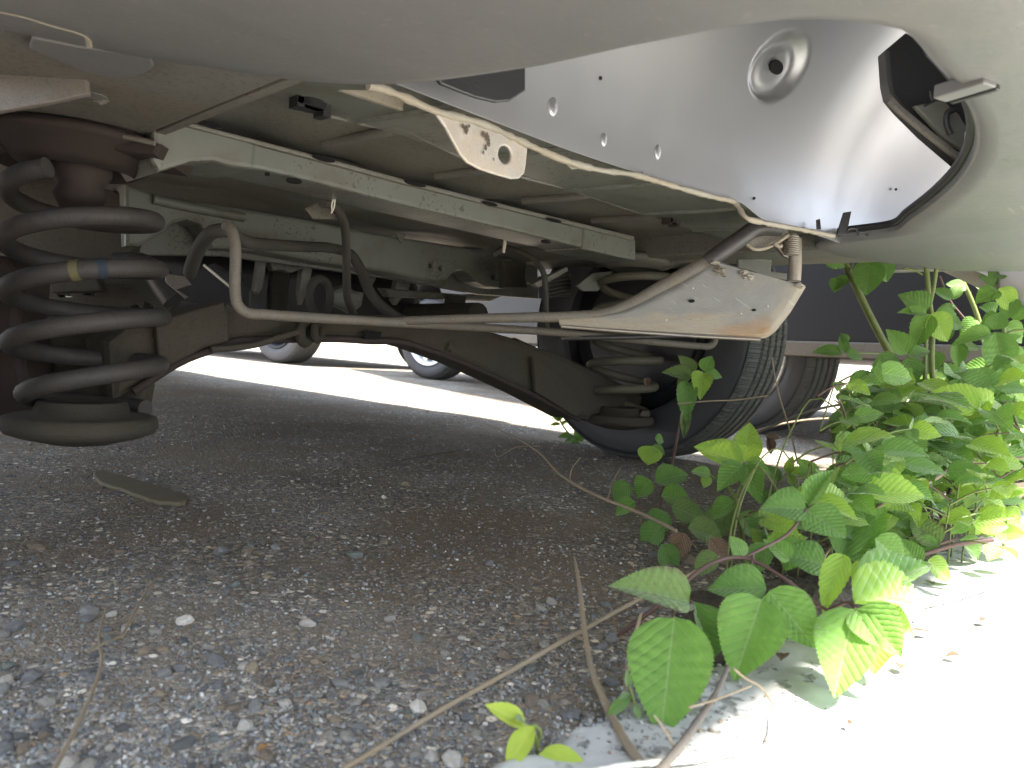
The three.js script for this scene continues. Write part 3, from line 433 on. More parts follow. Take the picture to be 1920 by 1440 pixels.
const springR = part('coil_spring', tube(helix(RT, RB, 0.071, 5.1, 0.7, 0.8), 0.0088, 12, 320), M.springFar, van, 'far coil spring, beyond the tail pipe frame');
const at = (g, c) => { g.translate(c.x, c.y, c.z); return g; };
part('spring_cup', at(lathe([[0.0, 0.01], [0.03, 0.012], [0.045, -0.012], [0.052, -0.018], [0.066, -0.010], [0.078, 0.004], [0.088, 0.006], [0.090, 0.012], [0.086, 0.018], [0.02, 0.03], [0, 0.03]]), P(152, 292, 0.785)), M.brown, springL);
part('spring_cup', at(lathe([[0.0, 0.0], [0.04, -0.004], [0.055, -0.008], [0.078, 0.002], [0.088, 0.006], [0.09, 0.012], [0.086, 0.02], [0, 0.03]]), RT.clone().add(V(0, 0.014, 0))), M.pan, springR);
part('bump_stop', at(lathe([[0, -0.05], [0.018, -0.05], [0.026, -0.035], [0.022, -0.025], [0.03, -0.012], [0.03, 0.02], [0, 0.02]], 24), P(152, 305, 0.785)), M.brown, springL);
const seatProf = [[0, 0.012], [0.03, 0.012], [0.034, 0.022], [0.042, 0.020], [0.046, 0.008], [0.066, 0.006], [0.072, 0.004], [0.074, -0.006], [0.070, -0.012], [0.060, -0.016], [0.03, -0.024], [0, -0.026]];
part('spring_seat', at(lathe(seatProf), LB.clone().add(V(-0.011, -0.009, 0))), M.axle, springL);
part('spring_seat', at(lathe(seatProf), RB.clone().add(V(0, -0.011, 0))), M.axle, springR);
{ const s = part('seat_flange', plate([[-40, 262], [20, 248], [110, 236], [200, 250], [300, 268], [292, 292], [180, 276], [90, 268], [-40, 290]].map(([x, y]) => P(x, y, 0.74)), 0.08, { bevel: 0.004 }), M.brown, van); part('seat_lip', tube([[40, 250], [110, 238], [200, 250], [290, 268]].map(([x, y]) => P(x, y, 0.735)), 0.003, 8), M.rail, s); }
// twist beam axle and its arms
const axle = part('axle_beam', plate([[210, 760], [285, 712], [340, 680], [400, 656], [440, 642], [490, 640], [560, 637], [640, 637], [700, 642], [745, 641], [800, 656], [870, 682], [950, 718], [1000, 742], [1085, 788], [1190, 800], [1210, 770], [1160, 724], [1060, 668], [960, 632], [860, 604], [760, 592], [600, 588], [480, 580], [430, 566], [380, 580], [320, 596], [240, 610], [200, 640]].map(([x, y]) => PF(x, y, 0.90)), 0.085, { bevel: 0.012 }), M.axle, van, 'dirty brown rear axle beam');
part('beam_flange', tube([[250, 735], [340, 678], [400, 655], [440, 641], [560, 636], [640, 636], [700, 640], [745, 640], [800, 655], [870, 681], [1000, 741], [1085, 787]].map(([x, y]) => PF(x, y, 0.895)), 0.005, 8, 60), M.brown, axle);
part('beam_hole', plate(ring((x, y) => PF(x, y, 0.896), 1014, 713, 13, 9, 14, 0.5), 0.003, { bevel: 0 }), M.void, axle);
part('arm_plate', plate([[292, 602], [420, 566], [430, 600], [430, 640], [380, 655], [300, 695]].map(([x, y]) => PF(x, y, 0.885)), 0.012, { bevel: 0.003 }), M.axle, axle);
part('arm_plate', plate([[1000, 668], [1035, 690], [1062, 720], [1100, 770], [1080, 782], [1005, 735]].map(([x, y]) => PF(x, y, 0.885)), 0.01, { bevel: 0.003 }), M.axle, axle);
part('swing_arm', tube([[1210, 760], [1150, 735], [1080, 700], [1020, 676], [960, 650]].map(([x, y]) => PF(x, y, 0.93)), [0.02, 0.024, 0.022, 0.018, 0.018], 12), M.axle, axle);
for (const [x, y, s] of [[846, 650, 1.1]]) { const g = new THREE.IcosahedronGeometry(0.008 * s, 2), p = g.attributes.position; for (let i = 0; i < p.count; i++) { const q = V(p.getX(i), p.getY(i), p.getZ(i)), k = 0.6 + 0.7 * hash(Math.round(q.x * 9e3), Math.round(q.y * 9e3 + q.z * 5e3), 7); p.setXYZ(i, q.x * k * 1.3, q.y * k, q.z * 0.4); } g.computeVertexNormals(); part('mud_lump', at(boxUV(g), PF(x, y, 0.897)), M.axle, axle); }
part('axle_bump', at(new THREE.TorusGeometry(0.015, 0.007, 10, 20).rotateY(0.6), PF(572, 622, 0.88)), M.axle, axle);
part('axle_bump', at(new THREE.TorusGeometry(0.012, 0.006, 10, 20).rotateY(0.6), PF(596, 620, 0.88)), M.axle, axle);
part('beam_pocket', plate([[686, 620], [716, 622], [712, 636], [684, 636]].map(([x, y]) => PF(x, y, 0.884)), 0.003, { bevel: 0 }), M.void, axle);
// damper arm at the far left and the hub carrier in the dark
part('hub_carrier', plate([[-90, 470], [0, 478], [38, 520], [30, 620], [44, 700], [70, 786], [40, 792], [-90, 794]].map(([x, y]) => P(x, y, 0.83)), 0.06, { bevel: 0.008 }), M.brown, van, 'dark rusty hub carrier at the left');
part('seat_bracket', plate([[60, 700], [220, 690], [272, 720], [262, 770], [200, 780], [80, 770]].map(([x, y]) => P(x, y, 0.86)), 0.03, { bevel: 0.006 }), M.axle, van);
part('arm_cover', plate([[70, 600], [290, 590], [300, 680], [240, 720], [80, 700]].map(([x, y]) => P(x, y, 0.90)), 0.04, { bevel: 0.01 }), M.axle, van);
part('trailing_pipe', tube([[215, 488], [262, 492], [295, 515], [318, 545], [330, 562]].map(([x, y]) => P(x, y, 1.02)), [0.011, 0.013, 0.016, 0.019, 0.019], 14), M.tubeDark, van);
part('pipe_sleeve', plate([[212, 483], [233, 486], [232, 497], [285, 510], [250, 512], [210, 498]].map(([x, y]) => P(x, y, 0.985)), 0.006), M.hem, van);
part('pipe_bracket', plate([[308, 512], [345, 518], [360, 534], [330, 542], [352, 556], [346, 560], [310, 530]].map(([x, y]) => P(x, y, 1.0)), 0.004), M.steel, van);
part('heat_shield', plate([[400, 492], [470, 545], [470, 578], [430, 580], [330, 562], [350, 520]].map(([x, y]) => P(x, y, 1.12)), 0.01, { bevel: 0.002 }), M.black, van);
part('shield_edge', tube([[382, 497], [434, 540]].map(([x, y]) => P(x, y, 1.11)), 0.002, 6), M.tie, van);
part('fuel_tank', (() => { const g = box(0.42, 1.25, 0.23, 0.40, 1.5, 2.2, 0.05); return g; })(), M.black, van);
part('tank_strap', box(0.80, 0.84, 0.222, 0.41, 1.485, 1.6, 0.004), M.axle, van);
part('exhaust_pipe', tube([V(1.15, 0.30, -1.2), V(1.2, 0.3, -1.6), V(1.1, 0.29, -2.4)], 0.028, 14), M.axle, van);
part('exhaust_heat_shield', plate([[720, 540], [870, 552], [960, 548], [920, 566], [800, 560], [730, 556]].map(([x, y]) => PF(x, y, 1.34)), 0.03, { bevel: 0.006 }), M.member2, van);
part('louvre_box', plate([[1028, 518], [1068, 508], [1072, 560], [1030, 560]].map(([x, y]) => PF(x, y, 0.98)), 0.03, { bevel: 0.003 }), M.black, van);
for (let i = 0; i < 6; i++) part('louvre', tube([[1028, 522 + i * 7], [1070, 514 + i * 7]].map(([x, y]) => PF(x, y, 0.974)), 0.0022, 6, 6), M.axle, van);
part('spring_bracket', plate([[1082, 536], [1112, 512], [1150, 508], [1122, 546], [1094, 546]].map(([x, y]) => PF(x, y, 0.93)), 0.006), M.member2, van);
part('strap_bracket', plate([[1000, 532], [1064, 500], [1066, 508], [1010, 540]].map(([x, y]) => PF(x, y, 0.96)), 0.012), M.pan, van);
part('rusty_bracket', plate([[944, 490], [988, 492], [985, 520], [990, 540], [946, 540], [948, 518]].map(([x, y]) => PF(x, y, 1.1)), 0.02, { bevel: 0.003 }), M.axle, van);
// spare wheel cage: the hinged hoop, the main tube, the folded plate, the lifting bolt
const hoop = part('spare_wheel_carrier', tube([P(424, 422, 0.84), P(433, 430, 0.835), P(441, 460, 0.83), P(441, 548, 0.83), P(446, 572, 0.83), P(462, 586, 0.835), P(500, 590, 0.845), P(760, 606, 1.0), P(1050, 624, 1.19), P(1310, 649, 1.36), P(1330, 649, 1.37), P(1339, 642, 1.375), P(1341, 628, 1.38)], 0.0063, 14, 260), M.tube, van, 'empty spare wheel cage of bent tube');
part('cage_tube', tube([P(722, 603, 1.0), P(800, 600, 0.995), P(900, 597, 0.99), P(1000, 595, 0.99), P(1070, 594, 0.993), P(1130, 590, 1.0), P(1185, 570, 1.006), P(1250, 534, 1.012), P(1325, 493, 1.018)], [0.006, 0.006, 0.0062, 0.0066, 0.0072, 0.0085, 0.0095, 0.0105, 0.011], 16, 120), M.tube, hoop);
part('cage_tube', tube([P(1322, 495, 1.018), P(1345, 478, 1.019), P(1390, 446, 1.02), P(1410, 432, 1.02), P(1432, 427, 1.02), P(1465, 430, 1.02)], [0.0115, 0.012, 0.012, 0.0118, 0.0115, 0.010], 16, 60), M.tubeDark, hoop, 'dark upper end of the cage tube');
const plA = P(1050, 605, 0.985), plB = P(1330, 490, 1.01), plC = P(1440, 633, 0.985), plPlane = planeOf(plA, plB, plC);
const onPl = ([x, y]) => PP(x, y, plPlane);
const alongPts = (l) => { const d = [0]; for (let k = 1; k < l.length; k++) d.push(d[k - 1] + Math.hypot(l[k][0] - l[k - 1][0], l[k][1] - l[k - 1][1])); return (t) => { const q = t * d[d.length - 1]; let k = 1; while (k < l.length - 1 && d[k] < q) k++; const w = clamp((q - d[k - 1]) / (d[k] - d[k - 1])); return [lerp(l[k - 1][0], l[k][0], w), lerp(l[k - 1][1], l[k][1], w)]; }; };
const inEdge = alongPts([[1046, 590], [1100, 586], [1150, 577], [1186, 560], [1260, 519], [1336, 478]]), outEdge = alongPts([[1050, 611], [1180, 620], [1340, 630], [1430, 635], [1440, 632], [1454, 622], [1482, 586], [1511, 538]]);
const cagePlate = part('cage_plate', sheet((u, v) => { const a = inEdge(v), b = outEdge(Math.pow(v, 0.8)), top = alongPts([[1336, 478], [1345, 492], [1400, 507], [1460, 523], [1511, 538]])(u), k = smooth(0.9, 1, v); const x = lerp(lerp(a[0], b[0], u), top[0], k), y = lerp(lerp(a[1], b[1], u), top[1], k), p = onPl([x, y]), w = smooth(0.20, 0, u * (0.4 + v)); return p.addScaledVector(ray(x, y), 0.022 * w * w + 0.003 * smooth(0.93, 1, u) - 0.0015 * (fbm(x / 60 + 9, y / 60 + 9, 999, 361, 3) - 0.5)); }, 60, 60, 0.003, (u, v) => [u * 0.996 + 0.002, v * 0.996 + 0.002]), M.plate, hoop, 'rust-stained folded steel plate');
for (const [x, y, a, b] of [[1297, 564, 6, 3], [1414, 581, 4, 2]]) part('hole', plate(ring((q, w) => onPl([q, w]).addScaledVector(ray(q, w), -0.003), x, y, a, b, 12), 0.0015, { bevel: 0 }), M.void, cagePlate);
for (const [x, y] of [[1390, 588], [1440, 574], [1300, 540], [1250, 600]]) { const g = new THREE.IcosahedronGeometry(0.0016, 1); g.scale(1, 0.7, 0.5); const c = onPl([x, y]).addScaledVector(ray(x, y), -0.003); part('paint_chip', boxUV(g).translate(c.x, c.y, c.z), M.tie, cagePlate); }
part('plate_lip', tube([[1052, 612], [1180, 622], [1300, 630], [1425, 637]].map(onPl), 0.0025, 8, 30), M.steel, cagePlate);
part('cage_strut', tube([P(1050, 634, 1.2), P(1200, 632, 1.25), P(1300, 628, 1.3)], 0.004, 8), M.tubeDark, hoop);
for (const [x, y] of [[1340, 492], [1350, 508], [1396, 512], [1404, 520], [1500, 536]]) { const g = new THREE.IcosahedronGeometry(0.006, 1), p = g.attributes.position; for (let i = 0; i < p.count; i++) { const k = 0.5 + hash(Math.round(p.getX(i) * 2e4), Math.round(p.getY(i) * 2e4 + p.getZ(i) * 1e4), x); p.setXYZ(i, p.getX(i) * k * 1.5, p.getY(i) * k * 0.6, p.getZ(i) * k); } g.computeVertexNormals(); part('dirt_clod', at(boxUV(g), onPl([x, y])), M.hem, cagePlate); }
for (let i = 0; i < 14; i++) { const x = 1336 + 22 * hash(i, 1, 401), y = 496 + 16 * hash(i, 2, 402), c = onPl([x, y]), d = V(hash(i, 3, 1) - 0.5, hash(i, 4, 1) * 0.6 - 0.5, hash(i, 5, 1) - 0.5).multiplyScalar(0.026), k = V(hash(i, 6, 1) - 0.5, -0.2, hash(i, 7, 1) - 0.5).multiplyScalar(0.012), o = ray(x, y).multiplyScalar(-0.004); part('root_strand', tube([c.clone().add(o), c.clone().add(d.clone().multiplyScalar(0.5)).add(k).add(o), c.clone().add(d).add(o)], 0.0006, 4, 8), M.dryStem, cagePlate); }
part('bolt_shank', tube([P(1490, 448, 1.07), P(1491, 490, 1.07), P(1489, 527, 1.07)], 0.0095, 14, 8), M.steel, hoop);
{ const L = []; for (let i = 0; i < 9; i++) L.push(at(new THREE.TorusGeometry(0.0092, 0.0016, 6, 18).rotateX(Math.PI / 2), P(1484, 444 + i * 4, 1.055))); L.push(tube([P(1484, 440, 1.055), P(1484, 478, 1.055)], 0.0085, 12, 3)); part('bolt_thread', join(L), M.steel, hoop); }
part('bolt_sleeve', plate([[1462, 450], [1478, 446], [1480, 484], [1470, 480], [1456, 462]].map(([x, y]) => P(x, y, 1.065)), 0.01, { bevel: 0.002 }), M.steel, hoop);
part('latch_lever', plate([[1398, 450], [1430, 440], [1470, 420], [1480, 428], [1478, 442], [1450, 456], [1430, 466], [1410, 464]].map(([x, y]) => P(x, y, 1.05)), 0.006, { bevel: 0.0015 }), M.steel, hoop);
part('latch_hook', tube([[1400, 458], [1414, 467], [1432, 466], [1455, 456], [1478, 440]].map(([x, y]) => P(x, y, 1.04)), 0.0028, 8), M.hem, hoop);
part('catch', tube([[1452, 456], [1460, 462], [1466, 460]].map(([x, y]) => P(x, y, 1.03)), 0.003, 8), M.hem, hoop);
part('side_bracket', plate([[1384, 486], [1430, 484], [1448, 486], [1446, 508], [1476, 512], [1476, 526], [1384, 506]].map(([x, y]) => P(x, y, 1.2)), 0.01, { bevel: 0.002 }), M.member2, van);
{ const h = (l) => l.map(([x, y]) => P(x, y, 1.12)); part('inner_arch', plate(h([[-120, 330], [120, 330], [250, 370], [262, 420], [250, 470], [300, 500], [330, 560], [300, 640], [-120, 700]]), 0.02, { bevel: 0.002, holes: [h([[72, 497], [108, 505], [112, 508], [92, 512], [80, 520], [72, 515]]), h([[108, 552], [132, 553], [134, 557], [112, 557]]), h([[156, 542], [166, 547], [180, 546], [176, 554], [158, 553]]), h([[50, 606], [70, 610], [66, 618], [50, 623]]), h([[245, 575], [258, 572], [262, 578], [250, 583]]), h([[272, 566], [288, 572], [286, 580], [268, 578]])] }), M.axle, van, 'dark inner arch behind the near spring'); }
part('arch_box', plate([[90, 520], [180, 512], [190, 545], [96, 548]].map(([x, y]) => P(x, y, 1.08)), 0.02, { bevel: 0.003 }), M.axle, van);
// hoses, cables and ties
part('brake_hose', tube([P(356, 512, 0.95), P(364, 486, 0.92), P(380, 454, 0.89), P(402, 434, 0.87), P(426, 432, 0.87), P(446, 446, 0.9), P(475, 456, 0.98), P(560, 462, 1.13), P(630, 467, 1.27), P(656, 476, 1.27), P(676, 505, 1.27), P(692, 545, 1.26), P(716, 575, 1.26), P(760, 605, 1.27)], [0.0088, 0.0085, 0.0085, 0.0085, 0.0085, 0.009, 0.0095], 12, 140), M.hose, van);
part('cable', tube([P(604, 380, 1.0), P(622, 384, 1.02), P(640, 405, 1.05), P(648, 440, 1.1), P(650, 500, 1.15), P(652, 560, 1.2), P(664, 592, 1.24)], 0.0065, 10, 60), M.hose, van);
part('cable', tube([P(925, 478, 1.38), P(945, 466, 1.38), P(968, 470, 1.37), P(998, 484, 1.36), P(1018, 510, 1.35), P(1023, 545, 1.35), P(1024, 580, 1.36), P(1026, 624, 1.38)], 0.0055, 10, 60), M.hose, van);
part('cable', tube([[396, 655], [440, 652], [480, 646], [520, 634], [560, 622]].map(([x, y]) => PF(x, y, 0.87)), 0.0042, 8, 30), M.axle, van);
part('cable_clamp', plate([[570, 390], [600, 376], [624, 384], [634, 410], [585, 410]].map(([x, y]) => P(x, y, 1.06)), 0.01, { bevel: 0.003 }), M.pan, van);
for (const pts of [[[626, 356], [625, 372], [622, 386], [623, 398]], [[629, 356], [628, 374], [626, 390], [621, 400]]]) part('cable_tie', tube(pts.map(([x, y]) => P(x, y, 0.985)), 0.0011, 6, 12), M.tie, van);
part('cable_tie', tube([[948, 434], [947, 450], [944, 474]].map(([x, y]) => P(x, y, 1.32)), [0.002, 0.0032, 0.0028], 6, 12), M.tie, van);
part('hose_loop', at(new THREE.TorusGeometry(0.03, 0.007, 10, 30).rotateY(0.4), PF(600, 556, 1.1)), M.hose, van);
part('pale_boot', plate([[624, 545], [650, 535], [668, 545], [686, 548], [680, 575], [662, 588], [648, 580], [625, 570]].map(([x, y]) => PF(x, y, 1.22)), 0.03, { bevel: 0.008 }), M.member2, van);

// wheels: tyre body, grooved tread, pressed or spoked rim
function wheelGeo(R, W, rim) {
  const s = W / 2, side = [[rim, -s * 0.86], [rim + 0.012, -s * 0.98], [(R + rim) / 2, -s * 1.04], [R - 0.022, -s * 0.98], [R - 0.008, -s * 0.86], [R - 0.008, s * 0.86], [R - 0.022, s * 0.98], [(R + rim) / 2, s * 1.04], [rim + 0.012, s * 0.98], [rim, s * 0.86], [rim, -s * 0.86]];
  const tread = [[R - 0.012, -s * 0.93], [R - 0.004, -s * 0.84]], gw = W * 0.03;
  for (const q of [-0.5, -0.17, 0.17, 0.5]) tread.push([R, s * q - gw - 0.002], [R - 0.001, s * q - gw], [R - 0.008, s * q - gw * 0.6], [R - 0.008, s * q + gw * 0.6], [R - 0.001, s * q + gw], [R, s * q + gw + 0.002]);
  tread.push([R - 0.004, s * 0.84], [R - 0.012, s * 0.93]);
  return [lathe(side, 64).rotateZ(-Math.PI / 2), lathe(tread, 72).rotateZ(-Math.PI / 2)];
}
function spokedRim(r, s, n) {           // outer face at +x
  const L = [lathe([[r, -s], [r + 0.004, s * 0.98], [r - 0.004, s * 1.04], [r - 0.026, s * 0.86], [r - 0.034, s * 0.3], [r - 0.034, -s], [r, -s]], 48).rotateZ(-Math.PI / 2), new THREE.CylinderGeometry(0.035, 0.045, 0.03, 24).rotateZ(-Math.PI / 2).translate(s * 0.55, 0, 0)];
  for (let i = 0; i < n; i++) { const sh = new THREE.Shape([[0.025, -0.020], [r - 0.012, -0.017], [r - 0.012, 0.017], [0.025, 0.020]].map(([a, b]) => new THREE.Vector2(a, b))); L.push(new THREE.ExtrudeGeometry(sh, { depth: 0.014, bevelEnabled: true, bevelSize: 0.003, bevelThickness: 0.003, bevelSegments: 2 }).rotateY(Math.PI / 2).rotateX(i / n * 2 * Math.PI).translate(s * 0.5, 0, 0)); }
  return join(L.map((g) => boxUV(g)));
}
const drum = (r, s) => lathe([[0, -s * 0.6], [r * 0.75, -s * 0.6], [r * 0.8, -s * 0.5], [r * 0.8, s * 0.2], [0, s * 0.2]], 40).rotateZ(-Math.PI / 2);
function addWheel(root, c, yaw, R, W, rim, mats, flip, n = 9) {   // rim faces +x unless flipped
  const [a, b] = wheelGeo(R, W, rim), m = new THREE.Matrix4().makeRotationY(yaw + (flip ? Math.PI : 0)).setPosition(c);
  const w = part('wheel', a.applyMatrix4(m), M.rubber, root); part('tread', b.applyMatrix4(m), M.tread, w);
  part('rim', (n ? spokedRim(rim, W / 2, n) : lathe([[0, 0.02], [0.05, 0.025], [0.06, 0.01], [rim - 0.05, 0.02], [rim - 0.03, -0.01], [rim, 0.0], [rim, 0.05], [rim - 0.004, 0.05], [rim - 0.01, -0.05], [rim - 0.06, -0.03], [0, -0.02]], 48).rotateZ(-Math.PI / 2)).applyMatrix4(m), mats, w);
  part('brake_drum', drum(rim, W / 2).applyMatrix4(m), M.black, w);
  return w;
}
addWheel(van, V(1.437, 0.29, -0.925), 0, 0.29, 0.172, 0.185, M.carBlack, false, 0);
addWheel(van, V(-0.105, 0.29, -0.925), 0, 0.29, 0.172, 0.185, M.carBlack, true, 0);
addWheel(van, V(1.437, 0.29, -4.0), 0, 0.29, 0.172, 0.185, M.carBlack, false, 0);
addWheel(van, V(-0.105, 0.29, -4.0), 0, 0.29, 0.172, 0.185, M.carBlack, true, 0);

// ---------------------------------------------------------------- the two parked cars beyond
function car(label, at, heading, skin, low, wheels) {            // at: ground under the rear left corner; local x forward, z to its right
  const root = thing('parked_car', label, 'car', at), mw = new THREE.Matrix4().makeRotationY(heading).setPosition(at);
  const sh = new THREE.Shape(); const tl = wheels.tail || 0; sh.moveTo(-tl, 0.5); sh.lineTo(0.04 - tl, low + 0.06); sh.lineTo(0.12 - tl, low);
  if (wheels.open) sh.lineTo(0.34, low), sh.absarc(0.74, 0.33, 0.40, Math.PI + Math.asin((0.33 - low) / 0.40), -Math.asin((0.33 - low) / 0.40), true);
  sh.lineTo(3.08, low); sh.absarc(3.43, 0.3, 0.35, Math.PI + Math.asin((0.3 - low) / 0.35), -Math.asin((0.3 - low) / 0.35), true);
  sh.lineTo(4.1, low + 0.02); sh.lineTo(4.2, 0.42); sh.lineTo(4.16, 0.72); sh.quadraticCurveTo(3.8, 0.92, 3.2, 0.97); sh.lineTo(2.5, 1.4); sh.quadraticCurveTo(1.6, 1.48, 0.7, 1.40); sh.lineTo(0.12 - tl, 1.0); sh.lineTo(-tl, 0.9); sh.closePath();
  part('body', boxUV(new THREE.ExtrudeGeometry(sh, { depth: 1.56, bevelEnabled: true, bevelSize: 0.05, bevelThickness: 0.07, bevelOffset: -0.05, bevelSegments: 4, curveSegments: 20 }).translate(0, 0, 0.07)).applyMatrix4(mw), skin, root);
  for (const z of [-0.004, 1.704]) for (const q of [[[0.75, 1.0], [1.55, 1.0], [1.55, 1.36], [0.95, 1.34]], [[1.62, 1.0], [2.9, 1.0], [2.45, 1.34], [1.62, 1.37]]]) part('window', plate(q.map(([x, y]) => V(x, y, z).applyMatrix4(mw)), 0.006), M.glass, root);
  for (const z of [0.002, 1.698]) { const a = V(0.15 - tl, low + 0.024, z).applyMatrix4(mw), b = V(3.05, low + 0.024, z).applyMatrix4(mw); const g = new RoundedBoxGeometry(a.distanceTo(b), 0.046, 0.02, 2, 0.006); g.applyMatrix4(new THREE.Matrix4().makeRotationY(heading).setPosition(a.clone().add(b).multiplyScalar(0.5))); part('sill', boxUV(g), M.sill, root); }
  for (const z of [0.2, 1.5]) { part('headlight', at3(new THREE.SphereGeometry(0.12, 16, 10).scale(0.5, 0.6, 1), V(4.1, 0.66, z), mw), M.alloy, root); part('tail_light', at3(new THREE.SphereGeometry(0.1, 16, 10).scale(0.4, 1.4, 0.8), V(0.02 - tl, 0.85, z), mw), M.brown, root); }
  const WR = wheels.radius || 0.31;
  for (const [x, z, yaw, flip, rimM, n] of wheels) addWheel(root, V(x, WR, z).applyMatrix4(mw), heading + Math.PI / 2 + (yaw || 0), WR, WR * 0.63, WR * 0.665, rimM, flip, n);
  return root;
}
const at3 = (g, c, m) => g.translate(c.x, c.y, c.z).applyMatrix4(m);
{
  // black car alongside: rear left wheel near (2.42, f 1.07), front left near (3.19, f 3.76)
  const rl = V(2.43, 0, -1.12), fl = V(3.22, 0, -3.72), h = fl.clone().sub(rl).normalize(), ang = Math.atan2(-h.z, h.x), rt = V(-h.z, 0, h.x);
  const c0 = rl.clone().addScaledVector(h, -0.74).addScaledVector(rt, -0.15), w = []; w.push([0.74, 0.15, 0, false, M.alloy, 9], [3.43, 0.12, 0.42, false, M.alloy, 10], [0.74, 1.55, 0, true, M.alloy, 9], [3.43, 1.55, 0, true, M.alloy, 10]);
  w.radius = 0.268; w.tail = 0.42; car('black parked car alongside, with silver alloy wheels and a dark flank', c0, ang, M.carBlack, 0.262, w);
}
{
  const w = [[0.74, 0.12, 0.1, false, M.carBlack, 6], [3.43, 0.12, 0, false, M.carBlack, 6], [0.74, 1.58, 0, true, M.carBlack, 6], [3.43, 1.58, 0, true, M.carBlack, 6]]; w.open = true; w.radius = 0.36;
  car('grey parked car ahead, beyond the black car, only a dark tyre showing', V(2.99, 0, -4.75), Math.PI / 2, M.carGrey, 0.24, w);
}

